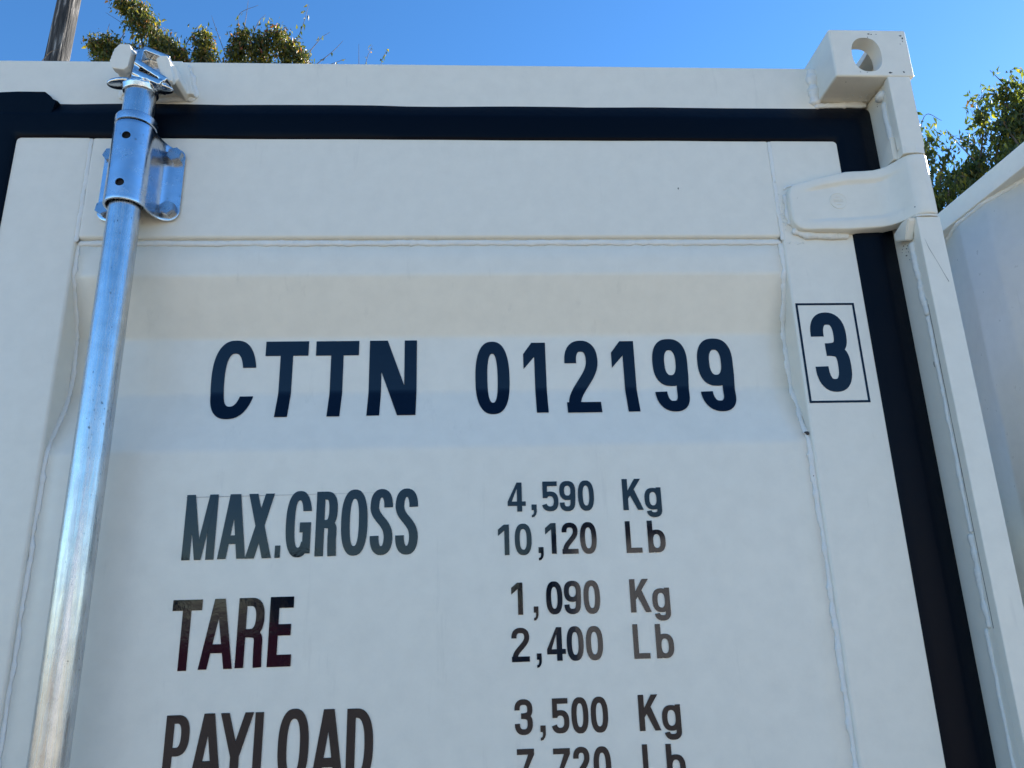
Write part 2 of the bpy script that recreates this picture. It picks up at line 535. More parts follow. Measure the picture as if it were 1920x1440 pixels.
# ---- roof, side walls, back wall, sill
roof = boxo('roof', -2.14, 0.672, 0.092, 2.95, 2.372, 2.386, M_paint, None); att(roof)
def corrugated(name, x, sgn, y0, y1, z0, z1, mat, start=None, depth=0.036, parts=(0.088, 0.152, 0.085, 0.120)):
    """corrugated side wall: outer crests at x, valleys sgn*depth further in."""
    pts = [(y0, 0.0)]
    y = start if start is not None else y0 + 0.06
    pts.append((y, 0.0))
    d = 0
    while True:
        for L, dd in ((parts[3], depth), (parts[2], depth), (parts[1], 0.0), (parts[0], 0.0)):
            y += L
            if y > y1 - 0.03: break
            pts.append((y, dd))
        else: continue
        break
    pts.append((y1, pts[-1][1]))
    # soft folds
    sm = []
    for i, (a, b) in enumerate(pts):
        if 0 < i < len(pts) - 1:
            p0, p1 = Vector(pts[i - 1]), Vector(pts[i + 1]); q = Vector((a, b))
            u = (p0 - q).normalized() * min(0.008, (p0 - q).length / 3); w_ = (p1 - q).normalized() * min(0.008, (p1 - q).length / 3)
            for t_ in (0, .25, .5, .75, 1):
                r_ = (q + u) * (1 - t_) ** 2 + q * 2 * t_ * (1 - t_) + (q + w_) * t_ ** 2
                sm.append((r_.x, r_.y))
        else: sm.append((a, b))
    bm = bmesh.new()
    rows = [[bm.verts.new((x + sgn * d_, y_, z)) for y_, d_ in sm] for z in (z0, z0 + (z1 - z0) * .33, z0 + (z1 - z0) * .66, z1)]
    for A, B in zip(rows, rows[1:]):
        for i in range(len(A) - 1): bm.faces.new((A[i], A[i + 1], B[i + 1], B[i]))
    bmesh.ops.recalc_face_normals(bm, faces=bm.faces)
    o = obj(name, bm, mat, smooth=True)
    m = o.modifiers.new('t', 'SOLIDIFY'); m.thickness = 0.002
    return o, sm
o, _ = corrugated('side_wall', 0.675, -1, 0.09, 2.93, 0.28, 2.34, M_paint); att(o)
o, _ = corrugated('side_wall', -2.145, 1, 0.09, 2.93, 0.28, 2.34, M_paint); att(o)
for xa, xb in ((0.64, 0.690), (-2.158, -2.10)):
    att(boxo('top_side_rail', xa, xb, 0.125, 2.90, 2.335, ZT, M_paint, None, 0.003))
    att(boxo('bottom_side_rail', xa, xb, 0.09, 2.93, 0.16, 0.28, M_paint, None, 0.003))
att(boxo('back_wall', -2.10, 0.65, 2.93, 2.96, 0.28, ZT - 0.01, M_paint, None))
att(boxo('door_sill', -2.10, 0.655, 0.0, 0.12, 0.16, 0.262, M_paint, None, 0.003))
att(boxo('floor', -2.09, 0.64, 0.12, 2.93, 0.20, 0.25, M_dark, None))

# ---- corner castings
def corner_casting(x0, x1, y0, y1, z0, z1, holes=True):
    bm = bmesh.new(); box(bm, x0, x1, y0, y1, z0, z1, 0.0036, 3)
    o = obj('corner_casting', bm, M_cast, sharp=35)
    if holes:
        cs = []
        bm = bmesh.new(); box(bm, x0 + .013, x1 - .013, y0 + .026, y1 - .012, z0 + .012, z1 - .011)
        cs.append(obj('c', bm, M_cast))
        # end hole: a rounded opening taller than wide
        bm = bmesh.new()
        cx, cz, hw, hh = x0 + 0.0560, (z0 + z1) / 2 - 0.0038, 0.0240, 0.0322
        pts = []
        for k in range(40):
            a = 2 * math.pi * k / 40
            ca, sa = math.cos(a), math.sin(a)
            pts.append((cx + hw * math.copysign(abs(ca) ** 0.85, ca), cz + hh * math.copysign(abs(sa) ** 0.85, sa)))
        prism(bm, pts, 'y', y0 - 0.01, y0 + 0.03)
        cs.append(obj('c', bm, M_cast))
        # long top hole
        bm = bmesh.new()
        pts = []
        a_, b_2 = 0.0270, 0.0480
        for k in range(40):
            a = 2 * math.pi * k / 40
            ca, sa = math.cos(a), math.sin(a)
            pts.append((x0 + 0.0600 + a_ * math.copysign(abs(ca) ** 0.3, ca), y0 + 0.076 + b_2 * math.copysign(abs(sa) ** 0.8, sa)))
        prism(bm, pts, 'z', z1 - 0.03, z1 + 0.01)
        cs.append(obj('c', bm, M_cast))
        cut(o, cs)
        m = o.modifiers.new('b', 'BEVEL'); m.width = 0.0022; m.segments = 3; m.limit_method = 'ANGLE'; m.angle_limit = math.radians(50)
        baked(o)
        for p in o.data.polygons: p.use_smooth = True
        bm = bmesh.new(); bm.from_mesh(o.data)
        for e in bm.edges:
            if len(e.link_faces) == 2 and e.calc_face_angle(0) > math.radians(32): e.smooth = False
        bm.to_mesh(o.data); bm.free()
        o.modifiers.clear(); wn = o.modifiers.new('wn', 'WEIGHTED_NORMAL'); wn.keep_sharp = True; wn.weight = 100
    return att(o)
corner_casting(0.5745, 0.7020, -0.0585, 0.125, 2.3262, 2.4160)
corner_casting(-2.170, -2.0425, -0.0585, 0.125, 2.3265, 2.4135)
for (xa, xb) in ((0.5745, 0.7020), (-2.170, -2.0425)):
    corner_casting(xa, xb, 2.80, 2.985, 2.3265, 2.4135, False)
    corner_casting(xa, xb, -0.0585, 0.125, 0.075, 0.16, False)
    corner_casting(xa, xb, 2.80, 2.985, 0.075, 0.16, False)
    att(boxo('corner_post', xa + .06 if xa > 0 else xa + .02, xb - .01 if xa > 0 else xb - .06, 2.85, 2.98, 0.162, 2.325, M_paint, None, 0.004))

# ---- right corner post: body, front plates, hinge lugs, weld runs
post = att(boxo('corner_post', 0.6585, 0.6900, -0.0445, 0.088, 0.162, 2.3255, M_paint, None, 0.003, 2))
def plate(z0, z1, name='front_plate'):
    return boxo(name, 0.6568, 0.6935, -0.0592, -0.0450, z0, z1, M_paint, post, 0.0022, 2)
plate(2.1985, 2.3258)
plate(0.165, 2.0795)
# rounded upper lug above the hinge barrel
bm = bmesh.new(); prism(bm, [(0.6582, -0.040), (0.6568, -0.0585), (0.660, -0.0605), (0.676, -0.0625), (0.690, -0.0600), (0.6945, -0.050), (0.6945, -0.030), (0.6582, -0.030)], 'z', 2.1860, 2.1984)
obj('hinge_lug', bm, M_paint, post)
bm = bmesh.new(); prism(bm, [(-0.044, 2.225), (-0.044, 2.186), (-0.010, 2.186), (-0.005, 2.190)], 'x', 0.6500, 0.6583)
obj('hinge_lug', bm, M_paint, post)
bm = bmesh.new(); prism(bm, [(-0.0560, 2.0760), (-0.0560, 2.0790), (-0.0380, 2.0800), (-0.0150, 2.0730), (-0.0150, 2.0600), (-0.0400, 2.0500)], 'x', 0.6455, 0.6582)
bmesh.ops.bevel(bm, geom=list(bm.edges), offset=0.0015, segments=2, affect='EDGES')
obj('hinge_lug', bm, M_paint, post, sharp=30)
bm = bmesh.new(); prism(bm, [(0.6570, -0.058), (0.664, -0.0605), (0.676, -0.0615), (0.690, -0.0595), (0.6935, -0.050), (0.6935, -0.030), (0.6570, -0.030)], 'z', 2.0797, 2.0822)
obj('hinge_lug', bm, M_paint, post)
bead([(0.6580, -0.034, 2.296), (0.6578, -0.036, 2.206)], 0.0042, M_weld, post, 31, 0.30, 0.55, out=Vector((-1, -.2, 0)))
bead([(0.6575, -0.032, 2.318), (0.6575, -0.034, 2.300)], 0.0085, M_weld, post, 32, 0.15, 0.8, out=Vector((-1, -.2, 0)))
bead([(0.6578, -0.034, 2.050), (0.6578, -0.037, 1.93)], 0.0048, M_weld, post, 33, 0.35, 0.6, out=Vector((-1, -.2, 0)))
bead([(0.6580, -0.0385, 1.93), (0.6580, -0.0385, 1.62)], 0.0030, M_weld, post, 34, 0.35, 0.7, out=Vector((-1, -.2, 0)))
bead([(0.6578, -0.036, 1.62), (0.6578, -0.036, 1.50)], 0.0042, M_weld, post, 35, 0.40, 0.5, out=Vector((-1, -.2, 0)))
bead([(0.6580, -0.030, 1.50), (0.6580, -0.030, 0.40)], 0.0026, M_weld, post, 36, 0.3, 0.7, out=Vector((-1, -.2, 0)))
# hairline gap between front plate and post body
boxo('plate_gap', 0.6577, 0.6583, -0.0462, -0.0440, 1.50, 1.945, M_scratch, post)
# scratch on the plate
bm = bmesh.new()
tube(bm, [(0.6625, -0.0592, 2.0430), (0.6660, -0.0593, 2.0275), (0.6735, -0.0593, 2.0080), (0.6800, -0.0593, 1.9890), (0.6855, -0.0592, 1.9740)], [0.0001, 0.0004, 0.0002, 0.0003, 0.0006], 5)
obj('scratch', bm, M_faint, post)
bm = bmesh.new(); ell(bm, (0.6583, -0.033, 1.858), (0.0012, 0.0028, 0.0050)); obj('paint_chip', bm, M_scratch, post)
# left corner post
lpost = att(boxo('corner_post', -2.158, -2.1265, -0.0445, 0.088, 0.162, 2.3255, M_paint, None, 0.003, 2))
boxo('front_plate', -2.1615, -2.1248, -0.0592, -0.0450, 0.165, 2.3258, M_paint, lpost, 0.0022, 2)

# ---- hinge blade
def hinge(zofs=0.0):
    # x, front y, top z, bottom z, rib strength
    st = [(0.4925, -.0100, 2.139, 2.108, 0), (0.4933, -.0125, 2.1475, 2.099, 0), (0.4960, -.0138, 2.155, 2.0915, 0), (0.5010, -.0142, 2.1600, 2.0860, 0),
          (0.5070, -.0142, 2.1625, 2.0830, 0), (0.5180, -.0142, 2.1650, 2.0815, .10), (0.5300, -.0142, 2.1680, 2.0810, .6), (0.5450, -.0142, 2.1720, 2.0805, 1),
          (0.5600, -.0142, 2.1755, 2.0800, 1), (0.5750, -.0145, 2.1790, 2.0800, 1), (0.5860, -.0150, 2.1812, 2.0803, 1), (0.6000, -.0158, 2.1818, 2.0808, 1), (0.6150, -.0168, 2.1818, 2.0815, 1),
          (0.6280, -.0185, 2.1820, 2.0822, 1), (0.6380, -.0220, 2.1826, 2.0828, 1), (0.6460, -.0290, 2.1835, 2.0832, .9), (0.6520, -.0380, 2.1842, 2.0834, .7),
          (0.6565, -.0470, 2.1848, 2.0835, .4), (0.6600, -.0545, 2.1852, 2.0835, .1), (0.6640, -.0590, 2.1854, 2.0835, 0), (0.6700, -.0612, 2.1855, 2.0835, 0), (0.6780, -.0622, 2.1855, 2.0835, 0), (0.6860, -.0612, 2.1855, 2.0835, 0),
          (0.6920, -.0580, 2.1855, 2.0835, 0), (0.6950, -.0520, 2.1855, 2.0835, 0), (0.6955, -.0420, 2.1855, 2.0835, 0)]
    vv = [0, .008, .03, .11, .145, .175, .205, .24, .5, .76, .795, .825, .855, .89, .97, .992, 1]
    bm = bmesh.new()
    F, Bk = [], []
    for x, y, zt, zb, rb in st:
        f, b_r = [], []
        for v_ in vv:
            e = min(v_, 1 - v_)
            yy = y
            if e < .001: yy = y + .0042
            elif e < .01: yy = y + .0016
            elif e < .05: yy = y + .0002
            if e < .16: yy -= .0040 * rb * (0.5 if e < .001 else 1)
            elif e < .18: yy -= .0030 * rb
            elif e < .19: yy -= .0002 * rb
            z = zb + (zt - zb) * v_ + zofs
            f.append(bm.verts.new((x, yy, z)))
            back = -0.0002 if x < 0.5935 else min(yy + 0.017, -0.0005)
            if x > 0.655: back = -0.031
            b_r.append(bm.verts.new((x + (0.004 if 0.64 < x < 0.66 else 0), max(back, yy + .004), z)))
        F.append(f); Bk.append(b_r)
    n = len(st); m_ = len(vv)
    for i in range(n - 1):
        for j in range(m_ - 1):
            bm.faces.new((F[i][j], F[i + 1][j], F[i + 1][j + 1], F[i][j + 1]))
            bm.faces.new((Bk[i][j], Bk[i][j + 1], Bk[i + 1][j + 1], Bk[i + 1][j]))
        bm.faces.new((F[i][0], Bk[i][0], Bk[i + 1][0], F[i + 1][0]))
        bm.faces.new((F[i][-1], F[i + 1][-1], Bk[i + 1][-1], Bk[i][-1]))
    for j in range(m_ - 1):
        bm.faces.new((F[0][j], F[0][j + 1], Bk[0][j + 1], Bk[0][j]))
        bm.faces.new((F[-1][j], Bk[-1][j], Bk[-1][j + 1], F[-1][j + 1]))
    # cast maker's disc: ring and short raised strokes
    cx, cz, r = 0.5685, 2.1315 + zofs, 0.0128
    def yy(x): return -0.0143 - max(0, (x - .575)) * .05
    tube(bm, [(cx + r * math.cos(2 * math.pi * k / 28), yy(cx) + .0001, cz + r * 1.02 * math.sin(2 * math.pi * k / 28)) for k in range(29)], 0.0011, 6, False)
    for (a, b, c_, d) in ((-.0075, .0022, -.0015, .0022), (-.0070, -.0010, -.0015, -.0006), (.0012, .0022, .0072, .0020), (.0015, -.0012, .0070, -.0010), (-.0015, .0022, .0014, -.0010), (-.0035, .0065, .0035, .0068), (-.0035, -.0062, .0040, -.0060)):
        tube(bm, [(cx + a, yy(cx), cz + b), (cx + c_, yy(cx), cz + d)], 0.0009, 5)
    bmesh.ops.recalc_face_normals(bm, faces=bm.faces)
    return obj('hinge', bm, M_cast, door, sharp=48)
hinge()
hinge(-0.95)
hinge(-1.55)
bead([(0.4935, -0.001, 2.150), (0.4915, -0.001, 2.135), (0.4912, -0.001, 2.110), (0.4935, -0.001, 2.096)], 0.0032, M_weld, door, 41, 0.55, 0.5)
bead([(0.4955, -0.002, 2.0895), (0.5020, -0.0025, 2.0830), (0.5150, -0.0025, 2.0790), (0.5500, -0.0025, 2.0770), (0.5830, -0.002, 2.0772)], 0.0048, M_weld, door, 42, 0.38, 0.85)
bead([(0.4900, -0.0005, 2.1585), (0.4955, -0.001, 2.1640), (0.5100, -0.001, 2.1668)], 0.0016, M_weld, door, 43, 0.45, 0.7)
bead([(0.5200, -0.001, 2.1695), (0.5550, -0.001, 2.1768), (0.5800, -0.001, 2.1825)], 0.0015, M_weld, door, 44, 0.35, 0.6)
# spatter and pinholes near the welds
rnd = random.Random(5)
def specks(name, n, fn, mat, parent, r0, r1, seed):
    rr = random.Random(seed); bm = bmesh.new()
    for _ in range(n):
        p = fn(rr); r = rr.uniform(r0, r1)
        g = bmesh.ops.create_icosphere(bm, subdivisions=1, radius=r)
        bmesh.ops.translate(bm, vec=p, verts=g['verts'])
    o = obj(name, bm, mat, parent, smooth=True); o['kind'] = 'stuff'
    return o
specks('weld_spatter', 30, lambda r: (r.gauss(.640, .009), min(0.0, r.gauss(-.002, .010)), 2.3267), M_weld, header, .0008, .0018, 1)
specks('weld_spatter', 12, lambda r: (r.uniform(.59, .65), r.uniform(-.05, 0), 2.3267), M_weld, header, .0006, .0014, 2)
specks('pinhole', 16, lambda r: (.6582, r.gauss(-.020, .006), r.gauss(2.044, .008)), M_under, post, .0004, .0011, 3)
specks('pinhole', 8, lambda r: (r.gauss(.6590, .0006), r.gauss(-.022, .008), r.gauss(2.298, .007)), M_under, post, .0005, .0011, 4)
specks('weld_spatter', 20, lambda r: (r.gauss(.486, .004), -.0004, r.gauss(2.12, .03)), M_weld, door, .0006, .0014, 6)
specks('weld_spatter', 10, lambda r: (r.gauss(.505, .008), -.0004, r.gauss(2.066, .002)), M_weld, door, .0005, .0012, 8)
bm = bmesh.new(); ell(bm, (0.4770, 0.0080, 1.7690), (0.0022, 0.0030, 0.0030)); ell(bm, (0.4745, 0.0065, 1.7700), (0.0025, .002, .0015)); obj('paint_chip', bm, M_under, door, smooth=True)
bm = bmesh.new(); ell(bm, (0.3235, 0.0001, 2.1615), (0.0009, 0.0006, 0.0018)); obj('paint_chip', bm, M_under, door, smooth=True)
# ---- chips in the casting's paint, each a small irregular flake
def chip(pts, y, parent_fn=att, mat=None):
    bm = bmesh.new()
    prism(bm, pts, 'y', y - 0.0002, y + 0.0008)
    return parent_fn(obj('paint_chip', bm, mat or M_under, None))
def flake(cx, cz, r, seed, sx=1.0, sz=1.0, y=-0.0585):
    q = random.Random(seed)
    n = q.randint(6, 9)
    chip([(cx + sx * r * q.uniform(.35, 1.2) * math.cos(2 * math.pi * k / n), cz + sz * r * q.uniform(.35, 1.2) * math.sin(2 * math.pi * k / n)) for k in range(n)], y)
for i, (cx, cz, r, sx, sz) in enumerate(((.6395, 2.4068, .0022, 1.5, .6), (.6440, 2.4060, .0014, .8, 1.0), (.6520, 2.4066, .0010, 1.6, .5), (.6925, 2.4040, .0024, 1.2, .6), (.6945, 2.3990, .0020, .8, 1.3),
        (.6935, 2.3930, .0013, .7, 1.3), (.6630, 2.3330, .0026, 1.3, .6), (.6850, 2.3345, .0017, 1.1, .9), (.6890, 2.3880, .0010, 1, 1), (.6150, 2.3340, .0009, 1.5, .7), (.6260, 2.3335, .0009, 1.6, .6))):
    flake(cx, cz, r, 300 + i, sx, sz)

# ================================================================== LOCK ROD
RX, RY, RR = -0.4935, -0.0430, 0.0215
bm = bmesh.new()
revolve(bm, [(0.0, 0.30)] + [(RR, 0.30)] + [(RR, 0.30 + (2.2960 - 0.30) * k / 40) for k in range(1, 41)] + [(0, 2.2961)], RX, RY, 48)
lock = att(obj('lock_rod', bm, M_rod, None, sharp=40))
# guide bracket: hat section with four bolts
def guide(zc, zofs=0.0):
    R2 = 0.0285
    half = []
    # from the rod's front round to the flange edge, one side (dx, y)
    for k in range(0, 11):
        a = math.radians(-90 + 9.6 * k)
        half.append((R2 * math.cos(a), RY + R2 * math.sin(a)))
    x_, y_ = half[-1]
    half += [(x_ + .0003, -.0300), (x_ + .0016, -.0225), (x_ + .0040, -.0150), (x_ + .0075, -.0095), (x_ + .0120, -.0065), (x_ + .0170, -.0055), (x_ + .0215, -.0052), (x_ + .0250, -.0050), (x_ + .0275, -.0048), (x_ + .0295, -.0047), (x_ + .0306, -.0046), (x_ + .0314, -.0045)]
    full = [(-a, b) for a, b in reversed(half[1:])] + half
    bm = bmesh.new()
    nz = 26
    rows = []
    tot = half[-1][0]
    for a, b in full:
        d = abs(a)
        t_ = max(0.0, (d - R2 * .985) / (tot - R2 * .985))       # 0 at the sleeve, 1 at the flange edge
        zt, zb = zc + 0.0645, zc - 0.0635
        # sleeve rises above the flange, flange corners are round
        s_ = min(1, t_ / .45); s_ = s_ * s_ * (3 - 2 * s_)
        zt -= 0.0045 * s_
        r = 0.0165; e = (tot - d)
        if e < r:
            q = r - math.sqrt(max(0, r * r - (r - e) ** 2)); zt -= q; zb += q
        rows.append([bm.verts.new((RX + a, b, zb + (zt - zb) * j / nz)) for j in range(nz + 1)])
    for A, B in zip(rows, rows[1:]):
        for j in range(nz): bm.faces.new((A[j], B[j], B[j + 1], A[j + 1]))
    bmesh.ops.recalc_face_normals(bm, faces=bm.faces)
    o = obj('guide_bracket', bm, M_zinc, None, smooth=True)
    m = o.modifiers.new('t', 'SOLIDIFY'); m.thickness = 0.0032; m.offset = -1 if o.data.polygons[0].normal.y < 0 else 1
    m2 = o.modifiers.new('bv', 'BEVEL'); m2.width = 0.0007; m2.segments = 2; m2.limit_method = 'ANGLE'; m2.angle_limit = math.radians(60)
    baked(o)
    cs = []
    for dx, dz, r in ((0.0020, 0.0372, .0060), (0.0020, -0.0388, .0060)):
        bm = bmesh.new()
        prism(bm, [(RX + dx + r * math.cos(2 * math.pi * k / 24), zc + dz + r * math.sin(2 * math.pi * k / 24)) for k in range(24)], 'y', -0.09, -0.0600)
        cs.append(obj('c', bm, M_zinc))
    cut(o, cs)
    for p in o.data.polygons: p.use_smooth = True
    bm = bmesh.new(); bm.from_mesh(o.data)
    for e in bm.edges:
        if len(e.link_faces) == 2 and e.calc_face_angle(0) > math.radians(34): e.smooth = False
    bm.to_mesh(o.data); bm.free()
    o.parent = lock
    # dark sleeve standing in for the shade behind the two holes
    bm = bmesh.new()
    revolve(bm, [(RR + .0012, zc - .057), (RR + .0022, zc - .056), (RR + .0022, zc + .056), (RR + .0012, zc + .057)], RX, RY, 40)
    obj('hole_shade', bm, M_dark, lock, smooth=True)
    for i, (bx, bz) in enumerate(((-0.4465, 2.2100), (-0.4480, 2.1195), (-0.5403, 2.2090), (-0.5400, 2.1190))):
        bz = bz - 2.166 + zc
        bm = bmesh.new()
        ang = (0.25, 0.62, 0.1, 0.4)[i]
        rh = 0.0116
        hexp = [(bx + rh * math.cos(ang + math.pi / 3 * k), bz + rh * math.sin(ang + math.pi / 3 * k)) for k in range(6)]
        prism(bm, hexp, 'y', -0.0165, -0.0050)
        es = [e for e in bm.edges if all(q.co.y < -0.0164 for q in e.verts)]
        bmesh.ops.bevel(bm, geom=es, offset=0.0011, segments=2, affect='EDGES')
        obj('bolt', bm, M_bolt, lock, sharp=30)
guide(2.166)
guide(1.10)
# collar above the bracket
bm = bmesh.new()
revolve(bm, [(RR, 2.2330), (.0272, 2.2330), (.0283, 2.2342), (.0286, 2.2370), (.0286, 2.2450), (.0278, 2.2468), (.0262, 2.2475), (RR, 2.2478)], RX, RY, 48)
obj('collar', bm, M_zinc, lock, sharp=35)
# cam end: cast fork that turns behind the keeper
bm = bmesh.new()
cy = RY
g = bmesh.ops.create_cone(bm, cap_ends=True, segments=32, radius1=0.0245, radius2=0.0265, depth=0.010)
bmesh.ops.transform(bm, matrix=Matrix.Translation((RX, cy, 2.2985)) @ Matrix.Rotation(.12, 4, 'X'), verts=g['verts'])
ell(bm, (RX, cy, 2.305), (.0225, .0215, .0090))
ell(bm, (RX - .026, cy - .004, 2.3095), (.0235, .0125, .0062), Matrix.Rotation(-.10, 4, 'Y'))
ell(bm, (RX + .027, cy - .004, 2.3030), (.0235, .0120, .0060), Matrix.Rotation(.22, 4, 'Y'))
# back plate, upright web, forward lips with pockets between them
def bar(bm, a, b, wx, wy, up=(0, 1, 0)):
    a, b = Vector(a), Vector(b); d = (b - a)
    zx = d.normalized(); yx = Vector(up); yx = (yx - zx * yx.dot(zx)).normalized(); xx = yx.cross(zx)
    m3 = Matrix((xx, yx, zx)).transposed().to_4x4()
    mt = Matrix.Translation((a + b) / 2) @ m3 @ Matrix.Diagonal((wx, wy, d.length + min(wx, wy) * .4, 1))
    g = bmesh.ops.create_cube(bm, size=1); bmesh.ops.transform(bm, matrix=mt, verts=g['verts'])
box(bm, RX - .027, RX + .033, cy + .006, cy + .016, 2.306, 2.3620)
bar(bm, (RX - .004, cy - .006, 2.306), (RX - .001, cy - .003, 2.3600), .0095, .026)
bar(bm, (RX - .025, cy + .008, 2.3645), (RX + .004, cy + .002, 2.3660), .010, .022)
bar(bm, (RX + .001, cy - .002, 2.3660), (RX + .034, cy + .006, 2.3560), .0080, .026)
bar(bm, (RX - .003, cy - .006, 2.3370), (RX + .040, cy - .002, 2.3085), .0085, .030)
bar(bm, (RX - .004, cy - .008, 2.3180), (RX + .034, cy - .006, 2.3010), .0085, .026)
bar(bm, (RX + .034, cy + .006, 2.3560), (RX + .036, cy + .004, 2.3450), .006, .014)
camo = obj('cam', bm, M_chrome, None)
soften(camo, 0.0010, 6)
camo.parent = lock
# keeper brackets on the header: two painted claws on a base plate
kb = bmesh.new()
prism(kb, [(-.5440, 2.3230), (-.4380, 2.3230), (-.4560, 2.3880), (-.5440, 2.3880)], 'y', -0.0035, 0.0070)
prism(kb, [(-.5395, 2.3430), (-.5340, 2.3300), (-.5170, 2.3270), (-.5110, 2.3330), (-.5085, 2.3600), (-.5130, 2.3735), (-.5270, 2.3745), (-.5350, 2.3650)], 'y', -0.0560, -0.0440)
prism(kb, [(-.5380, 2.3420), (-.5330, 2.3320), (-.5190, 2.3290), (-.5150, 2.3350), (-.5130, 2.3570), (-.5160, 2.3690), (-.5270, 2.3700), (-.5340, 2.3610)], 'y', -0.046, 0.0000)
keep = obj('cam_keeper', kb, M_cast, None)
soften(keep, 0.0014, 6)
att(keep)
kb = bmesh.new()
prism(kb, [(-.4740, 2.3500), (-.4690, 2.3560), (-.4580, 2.3570), (-.4530, 2.3480), (-.4450, 2.3180), (-.4460, 2.3100), (-.4560, 2.3120), (-.4660, 2.3280)], 'y', -0.0520, -0.0410)
prism(kb, [(-.4700, 2.3520), (-.4580, 2.3560), (-.4440, 2.3400), (-.4400, 2.3220), (-.4460, 2.3160), (-.4580, 2.3230)], 'y', -0.043, 0.004)
prism(kb, [(-.4660, 2.3225), (-.4310, 2.3225), (-.4470, 2.3800), (-.4600, 2.3850)], 'y', -0.0080, 0.0065)
o = obj('keeper_claw', kb, M_cast, None); soften(o, 0.0014, 6); o.parent = keep
bead([(-0.4500, 0.0040, 2.3840), (-0.4380, 0.0040, 2.3500), (-0.4310, 0.0040, 2.3240)], 0.0050, M_weld, keep, 51, 0.3, 0.7)
bead([(-0.4320, 0.0035, 2.3225), (-0.4700, 0.0035, 2.3205), (-0.5450, 0.0035, 2.3205)], 0.0045, M_weld, keep, 52, 0.3, 0.8)
bead([(-0.5450, 0.0040, 2.3205), (-0.5460, 0.0040, 2.3400)], 0.0045, M_weld, keep, 53, 0.3, 0.8)

# ================================================================== LETTERING
GL = [
('CTTN012199', 0.153, [(-0.3803, -0.3166, 1.8064, 1.9296), (-0.3052, -0.2428, 1.8086, 1.9275), (-0.2319, -0.169, 1.8083, 1.9273), (-0.1533, -0.0836, 1.8087, 1.9273), (0.0028, 0.0534, 1.8081, 1.9241), (0.0746, 0.1081, 1.8096, 1.9218), (0.1361, 0.1862, 1.8089, 1.9245), (0.2074, 0.2422, 1.8092, 1.923), (0.2693, 0.3224, 1.8082, 1.9257), (0.3379, 0.3921, 1.8075, 1.9259)]),
('MAX.GROSS', 0.132, [(-0.385, -0.3435, 1.6123, 1.6977), (-0.3391, -0.3029, 1.6127, 1.6976), (-0.3033, -0.2693, 1.6125, 1.6975), (-0.2649, -0.258, 1.6126, 1.6285), (-0.2524, -0.2182, 1.6126, 1.7001), (-0.2129, -0.1846, 1.6132, 1.6986), (-0.1795, -0.1444, 1.613, 1.7007), (-0.141, -0.1108, 1.6128, 1.7007), (-0.1073, -0.0771, 1.6127, 1.7008)]),
('4,590Kg', 0.158, [(0.0445, 0.0691, 1.6662, 1.7059), (0.076, 0.0839, 1.6581, 1.6754), (0.0912, 0.1141, 1.6658, 1.7065), (0.1159, 0.1379, 1.6653, 1.7067), (0.1414, 0.1634, 1.6654, 1.707), (0.2032, 0.2312, 1.665, 1.7079), (0.2334, 0.2567, 1.6546, 1.6955)]),
('10,120Lb', 0.158, [(0.0303, 0.0453, 1.6089, 1.6492), (0.0529, 0.0755, 1.6083, 1.6499), (0.0835, 0.0912, 1.6009, 1.6182), (0.0941, 0.1088, 1.6091, 1.6498), (0.1166, 0.1383, 1.6085, 1.6499), (0.1413, 0.1637, 1.6079, 1.6501), (0.2036, 0.2253, 1.6078, 1.6501), (0.2338, 0.2577, 1.6075, 1.6502)]),
('1,090Kg', 0.158, [(0.0462, 0.0612, 1.5322, 1.573), (0.0745, 0.0814, 1.5244, 1.5422), (0.0921, 0.1137, 1.5315, 1.5734), (0.1159, 0.1385, 1.5312, 1.5735), (0.1418, 0.1637, 1.5308, 1.5735), (0.2039, 0.2314, 1.531, 1.5735), (0.2334, 0.2569, 1.5198, 1.5615)]),
('2,400Lb', 0.158, [(0.045, 0.0681, 1.4744, 1.5161), (0.0764, 0.0834, 1.4666, 1.484), (0.0908, 0.1151, 1.4743, 1.5155), (0.1167, 0.1387, 1.4736, 1.5161), (0.1418, 0.164, 1.4735, 1.5157), (0.204, 0.2253, 1.4736, 1.5163), (0.2338, 0.2573, 1.4733, 1.5158)]),
('3,500Kg', 0.158, [(0.0465, 0.0692, 1.3884, 1.4299), (0.0777, 0.0852, 1.3812, 1.3986), (0.0928, 0.1155, 1.3887, 1.4296), (0.1185, 0.1401, 1.3878, 1.4301), (0.1432, 0.1652, 1.3879, 1.4299), (0.2046, 0.232, 1.3879, 1.4303), (0.2342, 0.2582, 1.3765, 1.4176)]),
('7,720Lb', 0.158, [(0.0482, 0.0696, 1.3313, 1.3725), (0.0795, 0.0871, 1.3233, 1.3398), (0.0934, 0.1144, 1.3303, 1.3716), (0.1183, 0.1387, 1.3299, 1.3725), (0.1435, 0.1655, 1.3296, 1.3722), (0.2056, 0.2271, 1.3303, 1.3725), (0.2355, 0.2592, 1.3298, 1.372)]),
('TARE', 0.125, [(-0.3895, -0.3523, 1.4766, 1.5625), (-0.3513, -0.309, 1.4773, 1.5627), (-0.3058, -0.2726, 1.4778, 1.5628), (-0.266, -0.2361, 1.4779, 1.5631)]),
('PAYLOAD', 0.125, [(-0.3834, -0.3541, 1.344, 1.4255), (-0.3509, -0.3123, 1.3439, 1.4262), (-0.318, -0.2775, 1.343, 1.426), (-0.2757, -0.2512, 1.3426, 1.4257), (-0.2462, -0.2087, 1.3423, 1.4283), (-0.2051, -0.1652, 1.3414, 1.4264), (-0.1627, -0.1298, 1.3406, 1.426)]),
('3', 0.158, [(0.4995, 0.5534, 1.8277, 1.9514)]),

]
